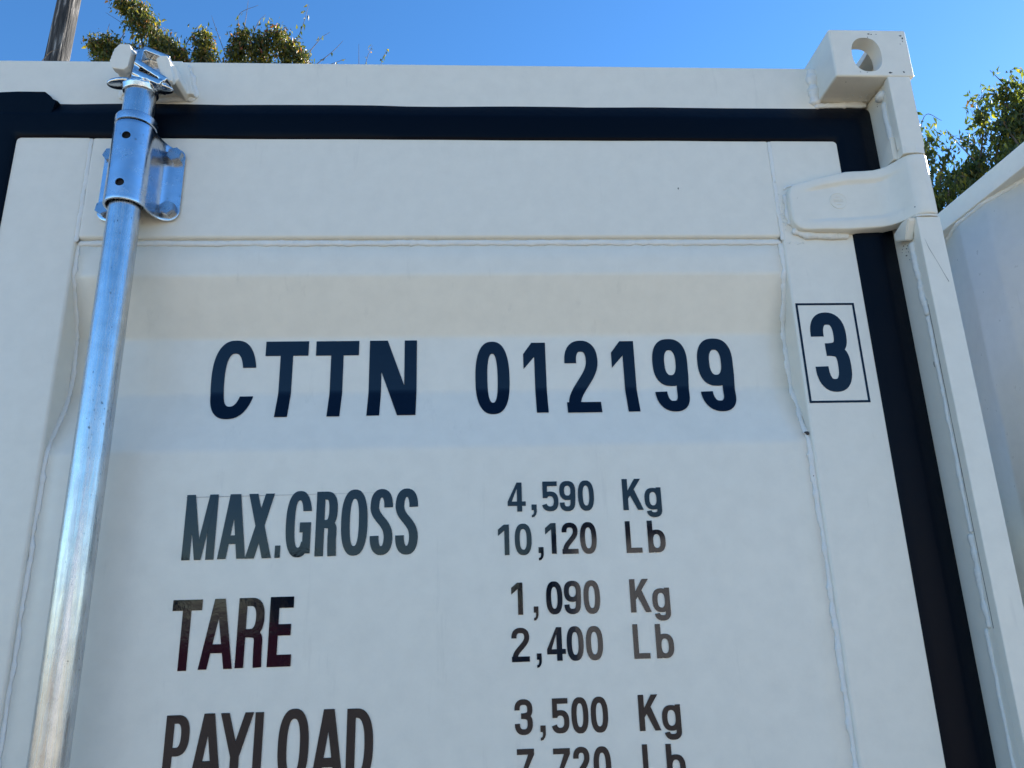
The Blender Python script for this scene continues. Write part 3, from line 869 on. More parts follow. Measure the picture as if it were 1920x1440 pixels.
def sup(b, t_, n=2.45):
    cx, cz, a, h = (b[0] + b[1]) / 2, (b[2] + b[3]) / 2, (b[1] - b[0]) / 2, (b[3] - b[2]) / 2
    c_, s_ = math.cos(t_), math.sin(t_)
    return (cx + a * math.copysign(abs(c_) ** (2 / n), c_), cz + h * math.copysign(abs(s_) ** (2 / n), s_))
def tcut(b, z, n=2.45):
    cz, h = (b[2] + b[3]) / 2, (b[3] - b[2]) / 2
    q = max(-1, min(1, (z - cz) / h))
    return math.asin(math.copysign(abs(q) ** (n / 2), q))
def ringq(bo, bi, o0, o1, i0=None, i1=None, n=44):
    i0 = o0 if i0 is None else i0; i1 = o1 if i1 is None else i1
    res = []
    for k in range(n):
        u, v_ = k / n, (k + 1) / n
        res.append([sup(bo, o0 + (o1 - o0) * u), sup(bo, o0 + (o1 - o0) * v_), sup(bi, i0 + (i1 - i0) * v_), sup(bi, i0 + (i1 - i0) * u)])
    return res
def rect(a, b, c_, d): return [(a, c_), (b, c_), (b, d), (a, d)]
def strk(pts, wd):
    res = []; L = []
    for i, p in enumerate(pts):
        a = Vector(pts[max(i - 1, 0)]); b = Vector(pts[min(i + 1, len(pts) - 1)])
        d = (b - a).normalized(); n = Vector((-d.y, d.x)) * wd / 2
        L.append((Vector(p) + n, Vector(p) - n))
    for A, B in zip(L, L[1:]): res.append([tuple(A[0]), tuple(B[0]), tuple(B[1]), tuple(A[1])])
    return res
def bez(a, b, c_, d, n=14):
    return [tuple(Vector(a) * (1 - t_) ** 3 + Vector(b) * 3 * t_ * (1 - t_) ** 2 + Vector(c_) * 3 * t_ * t_ * (1 - t_) + Vector(d) * t_ ** 3) for t_ in [k / n for k in range(n + 1)]]
def arcp(b, t0, t1, n=20): return [sup(b, t0 + (t1 - t0) * k / n) for k in range(n + 1)]
PI = math.pi
def glyph(ch, W, H, s):
    """layers of polygons (each layer is free of overlaps)."""
    w_ = s * H
    full, inn = (0, W, 0, H), (w_, W - w_, w_ * 1.08, H - w_ * 1.08)
    h = w_ / 2
    if ch in '0O': return [ringq(full, inn, 0, 2 * PI, n=64)]
    if ch == 'C':
        zt, zb = .655 * H, .30 * H
        return [ringq(full, inn, tcut(full, zt), 2 * PI + tcut(full, zb), tcut(inn, zt), 2 * PI + tcut(inn, zb), n=56)]
    if ch == 'G':
        zt = .69 * H
        return [ringq(full, inn, tcut(full, zt), 1.5 * PI + .95, tcut(inn, zt), 1.5 * PI + .80, n=56), [rect(W - w_, W - .03 * W, .055 * H, .52 * H)], [rect(.54 * W, W - w_ * .9, .37 * H, .52 * H)]]
    if ch == 'D':
        bo, bi = (-.3 * W, W, 0, H), (-.3 * W + w_, W - w_, w_, H - w_)
        c0 = .35 * W
        return [[rect(0, w_, 0, H)] + [rect(w_, c0, H - w_, H), rect(w_, c0, 0, w_)] + ringq(bo, bi, -PI / 2, PI / 2)]
    if ch in 'PR':
        m_ = .43 * H
        bo, bi = (-.05 * W, W, m_, H), (-.05 * W + w_, W - w_, m_ + w_ * .95, H - w_ * .95)
        c0 = .475 * W
        L = [[rect(0, w_, 0, H), rect(w_, c0, H - w_ * .95, H), rect(w_, c0, m_, m_ + w_ * .95)] + ringq(bo, bi, -PI / 2, PI / 2)]
        if ch == 'R':
            L.append(strk([(.48 * W, m_ + h * .95)] + bez((.50 * W, m_ + h * .95), (.86 * W, m_ + h * .9), (W - h * 1.15, m_ - .02 * H), (W - h * 1.15, .26 * H)) + [(W - h * 1.1, .12 * H), (W - h, 0)], w_))
        return L
    if ch == 'S':
        bt, bb = (h, W - h, .49 * H, H - h), (h, W - h, h, .51 * H)
        p = arcp(bt, tcut(bt, .715 * H), PI) + bez((h, .73 * H), (h, .54 * H), (W - h, .50 * H), (W - h, .265 * H))[1:] + arcp(bb, 0, -PI - 0 * tcut(bb, .285 * H))[1:]
        return [strk(p, w_)]
    if ch == '2':
        bt = (h, W - h, .50 * H, H - h)
        p = arcp(bt, PI - 0, 0)[0:] + bez(sup(bt, 0), (W - h, .50 * H), (h * 1.5, .34 * H), (h * 1.32, w_ * .85))[1:]
        return [strk([(h, .69 * H)] + p, w_), [rect(0, W, 0, w_ * .98)]]
    if ch == '3':
        bt, bb = (h, W - h, .50 * H, H - h), (h, W - h, h, .55 * H)
        p1 = [(h, .69 * H)] + arcp(bt, PI, 0) + bez(sup(bt, 0), (W - h, .56 * H), (.74 * W, .525 * H), (.36 * W, .525 * H))[1:]
        p2 = bez((.38 * W, .525 * H), (.78 * W, .525 * H), (W - h, .47 * H), sup(bb, 0)) + arcp(bb, 0, -PI)[1:]
        return [strk(p1, w_), strk(p2, w_)]
    if ch == '9':
        bo, bi = (0, W, .365 * H, H), (w_, W - w_, .365 * H + w_ * .95, H - w_)
        bb = (h, W - h * 1.25, h, .50 * H)
        p = [(W - h * 1.01, .70 * H), (W - h * 1.03, .50 * H)] + [(W - h * 1.14, .36 * H)] + arcp(bb, 0, -PI)[1:]
        return [ringq(bo, bi, 0, 2 * PI, n=56), strk(p, w_)]
    if ch == '5':
        bo, bi = (0, W, 0, .66 * H), (w_, W - w_, w_, .66 * H - w_)
        return [ringq(bo, bi, .80 * PI, -PI + 0.30, .78 * PI, -PI + .36), [rect(.07 * W, .94 * W, H - w_, H)], [rect(.07 * W, .07 * W + w_ * .95, .44 * H, H - w_ * .5)]]
    if ch == '4':
        s0 = .52 * W
        return [[rect(s0, s0 + w_ * 1.08, 0, H), rect(0, s0, .195 * H, .345 * H), rect(s0 + w_ * 1.08, W, .195 * H, .345 * H), [(0, .345 * H), (w_ * .9, .345 * H), (s0, .80 * H), (s0, H)]]]
    if ch == '1':
        return [[rect(W - w_, W, 0, H), [(0, .63 * H), (W - w_, .80 * H), (W - w_, H), (.54 * W if W > 2 * w_ else W - w_ * 1.2, H), (0, .84 * H)]]]
    if ch == '7': return [[rect(0, W, H - w_, H), [(W - w_ * 1.15, H - w_), (W, H - w_), (.62 * W, .45 * H), (.52 * W, 0), (.20 * W, 0), (.30 * W, .40 * H)]]]
    if ch == 'T': return [[rect(0, W, H - w_ * 1.24, H), rect(W / 2 - h, W / 2 + h, 0, H - w_ * 1.24)]]
    if ch == 'E': return [[rect(0, w_ * 1.1, 0, H), rect(w_ * 1.1, W, H - w_ * 1.3, H), rect(w_ * 1.1, W * .93, .44 * H, .44 * H + w_ * 1.3), rect(w_ * 1.1, W, 0, w_ * 1.35)]]
    if ch == 'L': return [[rect(0, w_, 0, H), rect(w_, W, 0, w_)]]
    if ch == '.': return [[rect(0, W, 0, H)]]
    if ch == ',': return [[rect(0.12 * W, W, .56 * H, H), [(.50 * W, .56 * H), (.52 * W, .40 * H), (.42 * W, .24 * H), (.12 * W, .18 * H), (.12 * W, 0), (.52 * W, .03 * H), (.86 * W, .20 * H), (W, .40 * H), (W, .56 * H)]]]
    if ch == 'N': return [[rect(0, w_, 0, H)], [rect(W - w_, W, 0, H)], [[(0.004 * W, H), (w_ * 1.45, H), (W - .004 * W, 0), (W - w_ * 1.45, 0)]]]
    if ch == 'M':
        a = w_ * .95
        return [[rect(0, a, 0, H)], [rect(W - a, W, 0, H)], [[(.06 * W, H), (a * 1.05, H), (W / 2 + a * .40, 0), (W / 2 - a * .40, 0)]], [[(W - .06 * W, H), (W - a * 1.05, H), (W / 2 - a * .40, 0), (W / 2 + a * .40, 0)]]]
    if ch == 'A':
        a = w_ * 1.0; t0 = W / 2 - a * .62; t1 = W / 2 + a * .62
        def xi(z): return (t0 + a * .8) * z / H + a * (1 - z / H)
        z0, z1 = .225 * H, .225 * H + w_
        return [[[(0, 0), (a, 0), (t0 + a * 1.0, H), (t0, H)]], [[(W, 0), (W - a, 0), (t1 - a * 1.0, H), (t1, H)]], [[(a * .7 + (t0 - 0) * .2, z0), (W - a * .7 - (t0 - 0) * .2, z0), (W - a * .7 - t0 * .34, z1), (a * .7 + t0 * .34, z1)]]]
    if ch == 'X':
        a = w_ * 1.06
        return [[[(0, 0), (a, 0), (W, H), (W - a, H)]], [[(W, 0), (W - a, 0), (0, H), (a, H)]]]
    if ch == 'Y':
        a = w_ * 1.02; z = .40 * H
        return [[rect(W / 2 - a / 2, W / 2 + a / 2, 0, z + .02 * H)], [[(0, H), (a, H), (W / 2 + a / 2, z), (W / 2 - a / 2, z)]], [[(W, H), (W - a, H), (W / 2 - a / 2, z), (W / 2 + a / 2, z)]]]
    if ch == 'K': return [[rect(0, w_ * 1.08, 0, H)], [[(w_ * .9, .33 * H), (w_ * .9, .58 * H), (.62 * W, H), (.93 * W, H)]], [[(.34 * W, .50 * H), (.55 * W, .70 * H), (W, 0), (.72 * W, 0)]]]
    if ch == 'b':
        w_ = .165 * H
        bo, bi = (0, W, 0, .71 * H), (w_, W - w_, w_ * .85, .71 * H - w_ * .85)
        return [[rect(0, w_, 0, H)], ringq(bo, bi, 0, 2 * PI, n=56)]
    if ch == 'g':
        w_ = .165 * H; h = w_ / 2
        bo, bi = (0, W, .255 * H, .985 * H), (w_, W - w_, .255 * H + w_ * .85, .985 * H - w_ * .85)
        bb = (.08 * W + h, W - h, h, .42 * H)
        return [ringq(bo, bi, 0, 2 * PI, n=56), [rect(W - w_, W, .22 * H, H)], strk([(W - h, .3 * H)] + arcp(bb, 0, -PI + .12), w_)]
    return [[rect(0, W, 0, H)]]

def place_glyph(ch, s, x0, x1, z0, z1, bent=False, front=0.0, mat=M_vin):
    W, H = x1 - x0, z1 - z0
    bm = bmesh.new()
    for k, layer in enumerate(glyph(ch, W, H, s)):
        vd = {}
        for poly in layer:
            vs = []
            for (u, v_) in poly:
                key = (round(u, 6), round(v_, 6))
                if key not in vd: vd[key] = bm.verts.new((x0 + u, -0.00035 - 0.00012 * k, z0 + v_))
                q = vd[key]
                if q not in vs: vs.append(q)
            if len(vs) > 2:
                try: bm.faces.new(vs)
                except ValueError: pass
    if bent:
        for i in range(-5, 12):
            zz = 1.8465 + i * 0.0022
            bmesh.ops.bisect_plane(bm, geom=list(bm.verts) + list(bm.edges) + list(bm.faces), plane_co=(0, 0, zz), plane_no=(0, 0, 1))
        for q in bm.verts: q.co.y += prof(q.co.z)
    for q in bm.verts: q.co.y += front
    for f in bm.faces:
        f.normal_update()
        if f.normal.y > 0: f.normal_flip()
    o = obj('digit' if ch.isdigit() else ('comma' if ch == ',' else ('full_stop' if ch == '.' else 'letter')), bm, mat, door)
    return o
for line, s, bb in GL:
    if line == '#': continue
    first = line.startswith('CTTN')
    for ch, (xa, xb, za, zb) in zip(line, bb):
        place_glyph(ch, s, xa, xb, za, zb, first, 0.0 if line == '3' else SHEET - 0.0006)
# border round the check digit
x0, x1, z0, z1, tt = 0.4830, 0.5733, 1.8115, 1.9665, 0.0034
bm = bmesh.new()
for a, b, c_, d in ((x0, x1, z1 - tt, z1), (x0, x1, z0, z0 + tt), (x0, x0 + tt, z0 + tt, z1 - tt), (x1 - tt, x1, z0 + tt, z1 - tt)):
    bm.faces.new([bm.verts.new(p) for p in ((a, -.0004, c_), (b, -.0004, c_), (b, -.0004, d), (a, -.0004, d))])
obj('digit_border', bm, M_vin, door)
# pencil guide line left above the third row of letters
bm = bmesh.new()
tube(bm, [(-0.386 + 0.02 * k, SHEET - 0.0003, 1.6945 + 0.0016 * k / 13 + 0.0002 * noise.noise(Vector((k, 0, 0)))) for k in range(14)], [0.00045 * (1 - k / 16) for k in range(14)], 5)
obj('pencil_line', bm, M_pencil, door)

# ================================================================== NEIGHBOUR CONTAINER
NX = 1.091
nb = tag(empty('shipping_container', (NX + 1.4, 1.5, 0)), 'plain cream shipping container standing just right of the lettered one', 'shipping container', 'cream shipping containers')
def natt(o):
    o.parent = nb; o.location = (-(NX + 1.4), -1.5, 0); return o
NW = 2.72
natt(boxo('top_side_rail', NX, NX + 0.06, 0.05, 2.92, 2.3455, 2.3935, M_nb, None, 0.0025, 3))
natt(boxo('top_side_rail', NX + NW - .06, NX + NW, 0.05, 2.92, 2.3455, 2.3935, M_nb, None, 0.0025, 3))
natt(boxo('roof', NX + .061, NX + NW - .061, 0.05, 2.92, 2.372, 2.386, M_nb, None))
natt(boxo('bottom_side_rail', NX, NX + 0.05, 0.05, 2.92, 0.16, 0.28, M_nb, None, 0.003))
PART = (0.088, 0.152, 0.085, 0.120)
wall, sm = corrugated('side_wall', NX + 0.0105, 1, 0.05, 2.92, 0.281, 2.3454, M_nb, start=0.4400 - sum(PART), depth=0.036, parts=PART)
natt(wall)
o = bead([(NX + 0.0095 + d_, y_, 2.3425) for y_, d_ in sm if y_ < 2.9], 0.0048, M_weld, wall, 61, 0.22, 0.9, out=Vector((-.7, 0, -.7)), step=0.004)
wall2, _ = corrugated('side_wall', NX + NW - .01, -1, 0.05, 2.92, 0.281, 2.3454, M_nb); natt(wall2)
for xa in (NX - 0.012, NX + NW - .1155):
    for ya in (-0.0585, 2.80):
        natt(boxo('corner_casting', xa, xa + .1275, ya, ya + .183, 2.3265 + .0002, 2.4135, M_cast, None, .006, 3) if ya > 1 else boxo('corner_casting', xa, xa + .1275, ya, ya + .105, 2.3267, 2.4135, M_cast, None, .006, 3))
        natt(boxo('corner_casting', xa, xa + .1275, ya, ya + .105, 0.075, 0.1595, M_cast, None, .006, 3))
        natt(boxo('corner_post', xa + .012, xa + .11, ya + .002, ya + .10, 0.1605, 2.3262, M_nb, None, .004, 2))
natt(boxo('header_beam', NX + .116, NX + NW - .116, 0.005, 0.09, 2.285, 2.3935, M_nb, None, .003))
natt(boxo('door_sill', NX + .10, NX + NW - .104, 0.0, 0.04, 0.16, 0.262, M_nb, None, .003))
for xa, xb in ((NX + .165, NX + NW / 2 - .035), (NX + NW / 2 + .035, NX + NW - .165)):
    dr = natt(door_sheet(xa + .108, xb - .108)); dr.data.materials[0] = M_nb
    boxo('stile', xa, xa + .112, 0, .05, .28, 2.2518, M_nb, dr, .0045); boxo('stile', xb - .112, xb, 0, .05, .28, 2.2518, M_nb, dr, .0045)
    boxo('rail', xa + .1122, xb - .1122, .0002, .05, 2.0765, 2.2516, M_nb, dr, .0045); boxo('rail', xa + .1122, xb - .1122, .0002, .05, .28, .36, M_nb, dr, .0045)
    seal(xa, xb, 2.2495, 0.28, 0.045, 0.055, SEC, 'rubber_seal', dr)
    for xr in (xa + .2, xb - .2):
        bm = bmesh.new(); revolve(bm, [(0, .30), (.0215, .30), (.0215, 2.296), (0, 2.2961)], xr, -0.043, 24)
        obj('lock_rod', bm, M_rod, dr, sharp=40)
natt(boxo('end_wall', NX + .08, NX + NW - .08, 2.86, 2.90, 0.2, 2.36, M_nb, None))

# ================================================================== UTILITY POLE
def utility_pole():
    bx, by = -6.735, 9.0
    root = tag(empty('utility_pole', (bx, by, 0)), 'weathered grey wooden utility pole at the upper left corner', 'utility pole')
    rr = random.Random(3)
    bm = bmesh.new()
    n, sg = 60, 28
    rings = []
    for i in range(n + 1):
        z = 13.2 * i / n
        r = 0.208 - 0.0040 * z
        ring = []
        for k in range(sg):
            a = 2 * math.pi * k / sg
            rr_ = r * (1 + 0.05 * noise.noise(Vector((math.cos(a) * 2, math.sin(a) * 2, z * .35))) + 0.03 * noise.noise(Vector((math.cos(a) * 7, math.sin(a) * 7, z * .5))))
            ring.append(bm.verts.new((0.0215 * z + rr_ * math.cos(a), rr_ * math.sin(a), z)))
        rings.append(ring)
    for A, B in zip(rings, rings[1:]):
        for k in range(sg): bm.faces.new((A[k], A[(k + 1) % sg], B[(k + 1) % sg], B[k]))
    bm.faces.new(rings[-1]); bm.faces.new(rings[0][::-1])
    obj('pole_shaft', bm, M_pole, root, smooth=True)
    bm = bmesh.new(); box(bm, -.95, 1.45, -.28, -.16, 12.3, 12.42, .01); obj('crossarm', bm, M_pole, root)
    return root
utility_pole()

# ================================================================== TREES
def leaf(bm, p, d, up, L, Wd, fold):
    """folded pointed leaf."""
    s = d.cross(up)
    if s.length < 1e-4: s = d.orthogonal()
    s.normalize(); n = s.cross(d)
    a = bm.verts.new(p); m1 = bm.verts.new(p + d * L * .42); t_ = bm.verts.new(p + d * L + n * (-.14 * L))
    l = bm.verts.new(p + d * L * .40 + s * Wd / 2 + n * fold); r = bm.verts.new(p + d * L * .40 - s * Wd / 2 + n * fold)
    bm.faces.new((a, m1, l)); bm.faces.new((m1, t_, l)); bm.faces.new((a, r, m1)); bm.faces.new((m1, r, t_))

def smooth_path(pts, n=12):
    P = [Vector(p) for p in pts]; out = []
    P = [P[0] * 2 - P[1]] + P + [P[-1] * 2 - P[-2]]
    for i in range(1, len(P) - 2):
        for k in range(n):
            t_ = k / n
            out.append(0.5 * ((2 * P[i]) + (P[i + 1] - P[i - 1]) * t_ + (2 * P[i - 1] - 5 * P[i] + 4 * P[i + 1] - P[i + 2]) * t_ ** 2 + (3 * P[i] - P[i - 1] - 3 * P[i + 1] + P[i + 2]) * t_ ** 3))
    out.append(P[-2])
    return out

def tree(root_xy, trunk_r, label, boughs, twigs, mat, seed, leafL=.085, group='trees behind the containers', fork=3.2, name='broadleaf_tree', dens=1.0, bulk=None):
    """boughs: (points, start radius of foliage, end radius, leaves)."""
    rr = random.Random(seed)
    bx, by = root_xy
    root = tag(empty(name, (bx, by, 0)), label, 'tree', group)
    O = Vector((bx, by, 0))
    bm = bmesh.new()
    # trunk
    lean = Vector((rr.uniform(-.2, .2), rr.uniform(-.1, .2), 0))
    tp = [Vector((0, 0, 0)), lean * .3 + Vector((0, 0, fork * .5)), lean + Vector((0, 0, fork)), lean * 1.3 + Vector((0, 0, fork * 1.5))]
    sp = smooth_path(tp, 8)
    tube(bm, sp, [trunk_r * (1.25 - .65 * i / len(sp)) for i in range(len(sp))], 12)
    obj('trunk', bm, M_bark, root, smooth=True)
    bmb = bmesh.new(); bml = bmesh.new()
    starts = [Vector(q[0][0]) - O for q in boughs]
    hubs = []
    if bulk:
        bc, brad, bn = Vector(bulk[0]) - O, Vector(bulk[1]), bulk[2]
    else:
        bc, brad, bn = sum(starts, Vector()) / len(starts), Vector((.8, .8, .8)), 0
    for k in range(5):
        a_ = 2 * math.pi * k / 5 + rr.uniform(-.4, .4)
        hub = bc + Vector((math.cos(a_) * brad.x * .45, math.sin(a_) * brad.y * .45, rr.uniform(-.1, .3) * brad.z))
        st = lean * 1.1 + Vector((0, 0, fork * (1 + rr.uniform(0, .3))))
        mid = st.lerp(hub, .5) + Vector((rr.uniform(-.25, .25), rr.uniform(-.2, .2), rr.uniform(-.1, .2)))
        limb = smooth_path([st, mid, hub], 8)
        tube(bmb, limb, [trunk_r * .50 * (1 - .72 * i / len(limb)) + .006 for i in range(len(limb))], 8)
        hubs.append(hub)
    # the body of the crown
    for _ in range(bn):
        v_ = Vector((rr.gauss(0, 1), rr.gauss(0, 1), rr.gauss(0, 1))).normalized() * (rr.random() ** .33)
        k_ = 1 + .28 * noise.noise(v_ * 2.2 + Vector((seed, 0, 0)))
        cc = bc + Vector((v_.x * brad.x, v_.y * brad.y, v_.z * brad.z)) * k_
        if rr.random() < .25: tube(bmb, [cc.lerp(min(hubs, key=lambda h_: (h_ - cc).length), .3), cc], [.006, .002], 4, False)
        for _k in range(9):
            p = cc + Vector((rr.gauss(0, .09), rr.gauss(0, .09), rr.gauss(0, .08)))
            dd = Vector((rr.gauss(0, .6), rr.gauss(0, .6), -1 + rr.gauss(0, .5))).normalized()
            L = leafL * rr.uniform(.9, 1.6)
            leaf(bml, p, dd, Vector((rr.gauss(0, 1), rr.gauss(0, 1), rr.gauss(0, .4))), L, L * rr.uniform(.34, .52), L * .1)
    for pts, r0, r1, cnt in boughs:
        P = [Vector(p) - O for p in pts]
        st = min(hubs, key=lambda h_: (h_ - P[0]).length)
        mid = st.lerp(P[0], .5) + Vector((rr.uniform(-.12, .12), rr.uniform(-.1, .1), rr.uniform(-.05, .15)))
        limb = smooth_path([st, mid, P[0]], 6)
        tube(bmb, limb, [.020 * (1 - .5 * i / len(limb)) for i in range(len(limb))], 5)
        sp = smooth_path(P, 14)
        tube(bmb, sp, [.011 * (1 - .85 * i / len(sp)) + .002 for i in range(len(sp))], 6)
        m_ = len(sp) - 1
        # clusters of leaves hanging off side shoots
        ncl = int(cnt * dens / 9)
        for _ in range(ncl):
            u = rr.random(); i = int(u * m_)
            c_ = sp[i].lerp(sp[min(i + 1, m_)], rr.random())
            rad = r0 + (r1 - r0) * u
            v_ = Vector((rr.gauss(0, 1), rr.gauss(0, 1), rr.gauss(0, 1))).normalized() * rad * rr.random() ** .55
            v_.z *= .9
            cc = c_ + v_
            if rr.random() < .35: tube(bmb, [c_, c_.lerp(cc, .5) + Vector((0, 0, .03)), cc], [.004, .003, .0015], 4, False)
            for _k in range(rr.randint(6, 12)):
                p = cc + Vector((rr.gauss(0, .05), rr.gauss(0, .05), rr.gauss(0, .05)))
                d = Vector((rr.gauss(0, .55), rr.gauss(0, .55), -1 + rr.gauss(0, .45))).normalized()
                if rr.random() < .12: d.z = abs(d.z)
                L = leafL * rr.uniform(.65, 1.2)
                leaf(bml, p, d, Vector((rr.gauss(0, 1), rr.gauss(0, 1), rr.gauss(0, .4))), L, L * rr.uniform(.30, .48), L * rr.uniform(.04, .16))
    for pts, lv in twigs:
        P = [Vector(p) - O for p in pts]
        sp = smooth_path(P, 6)
        tube(bmb, sp, [.0065 * (1 - .75 * i / len(sp)) for i in range(len(sp))], 4, False)
        for k in range(lv):
            c_ = sp[rr.randint(len(sp) // 4, len(sp) - 1)]
            d = Vector((rr.gauss(0, .6), rr.gauss(0, .6), -1)).normalized()
            L = leafL * rr.uniform(.8, 1.25)
            leaf(bml, c_ + Vector((rr.gauss(0, .015), rr.gauss(0, .015), 0)), d, Vector((rr.gauss(0, 1), rr.gauss(0, 1), .2)), L, L * .42, L * .1)
    obj('limbs', bmb, M_bark, root, smooth=True)
    cr = obj('crown', bml, mat, root)
    cr['kind'] = 'stuff'
    return root
# positions are real points 7.5-8.5 m behind the door plane; heights in metres
def PL(px, py, y=8.0):
    return (px, y, py)
tree((-4.3, 8.6), .17, 'left tree whose arching leafy bough reaches highest beside the pole', [
    ([(-4.75, 8.0, 9.55), (-4.95, 7.95, 9.95), (-5.05, 7.95, 10.10)], .14, .11, 420),
    ([(-4.30, 8.1, 9.0), (-4.50, 8.05, 9.45), (-4.72, 8.0, 9.85), (-4.98, 8.0, 10.10)], .22, .12, 1100),
    ([(-4.05, 8.2, 8.7), (-4.20, 8.1, 9.15), (-4.42, 8.0, 9.42)], .30, .20, 1500),
    ([(-4.45, 8.2, 8.6), (-4.75, 8.1, 9.15), (-5.05, 8.0, 9.32), (-5.40, 8.0, 9.38)], .24, .10, 900),
    ([(-5.05, 8.1, 8.6), (-5.20, 8.0, 9.10), (-5.28, 8.0, 9.45)], .26, .08, 650),
    ([(-3.8, 8.3, 8.2), (-4.3, 8.2, 8.8)], .42, .35, 1500),
    ([(-4.6, 8.5, 7.2), (-5.1, 8.4, 8.3)], .5, .38, 1200),
  ], [([(-5.05, 8, 9.4), (-5.00, 8, 9.70), (-5.30, 8, 9.95)], 0), ([(-5.2, 8, 9.2), (-5.42, 8, 9.5), (-5.5, 8, 9.55)], 2),
      ([(-5.25, 8, 9.4), (-5.22, 8, 9.75)], 3), ([(-5.6, 8, 8.9), (-5.75, 8, 9.2)], 0), ([(-6.2, 8, 8.8), (-6.0, 8, 9.22), (-5.85, 8, 9.3)], 0), ([(-4.1, 8, 9.4), (-3.95, 8, 9.75)], 0)],
  M_leafA, 101, bulk=((-4.5, 8.7, 7.3), (1.5, 1.1, 1.35), 900), leafL=.08, dens=1.75)
tree((-2.9, 8.9), .19, 'left tree right of the arching one, with bare twigs and a red leaf', [
    ([(-3.72, 8.2, 8.6), (-3.80, 8.1, 9.15), (-3.88, 8.0, 9.60)], .26, .11, 1300),
    ([(-3.45, 8.2, 8.6), (-3.40, 8.1, 9.20), (-3.28, 8.0, 9.62)], .26, .10, 1100),
    ([(-3.15, 8.2, 8.6), (-3.08, 8.1, 9.15), (-3.05, 8.0, 9.55)], .26, .14, 1300),
    ([(-2.70, 8.2, 8.6), (-2.66, 8.1, 9.15), (-2.85, 8.0, 9.68)], .20, .16, 950),
    ([(-2.32, 8.2, 8.6), (-2.38, 8.1, 9.05), (-2.60, 8.0, 9.45)], .22, .12, 750),
    ([(-2.1, 8.3, 8.6), (-2.18, 8.1, 9.05)], .17, .07, 160),
    ([(-3.1, 8.6, 7.2), (-3.5, 8.4, 8.4)], .55, .45, 1600),
    ([(-2.5, 8.6, 7.2), (-2.4, 8.4, 8.3)], .5, .35, 1000),
  ], [([(-3.55, 8, 9.3), (-3.72, 8, 9.75), (-3.78, 8, 9.92)], 0), ([(-3.35, 8, 9.6), (-3.38, 8, 9.95), (-3.12, 8, 10.12)], 2), ([(-3.3, 8, 9.5), (-3.28, 8, 9.9), (-3.27, 8, 10.2)], 0),
      ([(-3.2, 8, 9.4), (-3.1, 8, 9.8), (-3.0, 8, 9.95)], 2), ([(-2.6, 8, 9.2), (-2.45, 8, 9.75), (-2.38, 8, 10.15)], 12), ([(-2.5, 8, 9.0), (-2.2, 8, 9.5), (-2.05, 8, 9.65)], 5),
      ([(-2.3, 8, 9.0), (-2.0, 8, 9.3), (-1.85, 8, 9.5)], 2), ([(-2.9, 8, 9.4), (-2.75, 8, 9.62), (-2.6, 8, 9.5)], 8), ([(-2.2, 8, 9.0), (-1.8, 8, 9.18)], 3),
      ([(-1.55, 8, 8.7), (-1.5, 8, 9.16), (-1.42, 8, 9.42)], 6), ([(-1.3, 8, 8.8), (-1.28, 8, 9.15), (-1.2, 8, 9.35)], 7), ([(-1.6, 8, 8.9), (-1.62, 8, 9.45)], 0)],
  M_leafA, 202, bulk=((-2.8, 8.9, 7.3), (1.5, 1.1, 1.35), 900), leafL=.08, dens=1.75)
def sprays(seed, n, region, r, cnt, up=(.1, .5)):
    """n short leafy sprays that start inside region ((x0,x1),(y0,y1),(z0,z1)) under a height line."""
    q = random.Random(seed); out = []
    for _ in range(n):
        (xa, xb), (ya, yb), top = region
        x = q.uniform(xa, xb); y = q.uniform(ya, yb); z = top(x) - abs(q.gauss(0, .45)) - .12
        a = Vector((x, y, z - q.uniform(.25, .45))); m = Vector((x + q.gauss(0, .08), y + q.gauss(0, .08), z))
        e = m + Vector((q.gauss(0, .16), q.gauss(0, .12), q.uniform(-.12, .10)))
        out.append((list((tuple(a), tuple(m), tuple(e))), r * q.uniform(.8, 1.3), r * q.uniform(.4, .7), int(cnt * q.uniform(.7, 1.3))))
    return out
def line(pts):
    def f(x):
        for (a, b), (c_, d_) in zip(pts, pts[1:]):
            if x <= c_: return b + (d_ - b) * max(0, (x - a)) / (c_ - a)
        return pts[-1][1]
    return f
tree((5.0, 6.9), .16, 'right tree nearest the corner post, with a bright yellow spray',
  sprays(31, 19, ((4.95, 5.45), (5.9, 6.5), line([(4.9, 6.3), (5.2, 6.3), (5.45, 5.7), (5.6, 5.6)])), .16, 190) +
  sprays(32, 12, ((4.5, 5.6), (6.0, 6.9), line([(4.5, 5.3), (5.6, 5.4)])), .28, 260) + [
    ([(5.15, 6.1, 6.2), (5.20, 6.0, 6.45), (5.22, 6, 6.55)], .10, .08, 130),
    ([(5.35, 6.1, 6.1), (5.45, 6.0, 6.36)], .09, .06, 70),
  ], [([(5.1, 6, 6.5), (5.25, 6, 6.8), (5.42, 6, 6.72)], 3), ([(5.2, 6, 6.3), (5.4, 6, 6.55), (5.55, 6, 6.5)], 4), ([(5.15, 6, 6.7), (5.10, 6, 6.95)], 5), ([(5.05, 6, 6.8), (5.12, 6, 7.15)], 3)],
  M_leafB, 303, bulk=((5.0, 6.8, 4.1), (1.1, .9, 1.15), 700), leafL=.085)
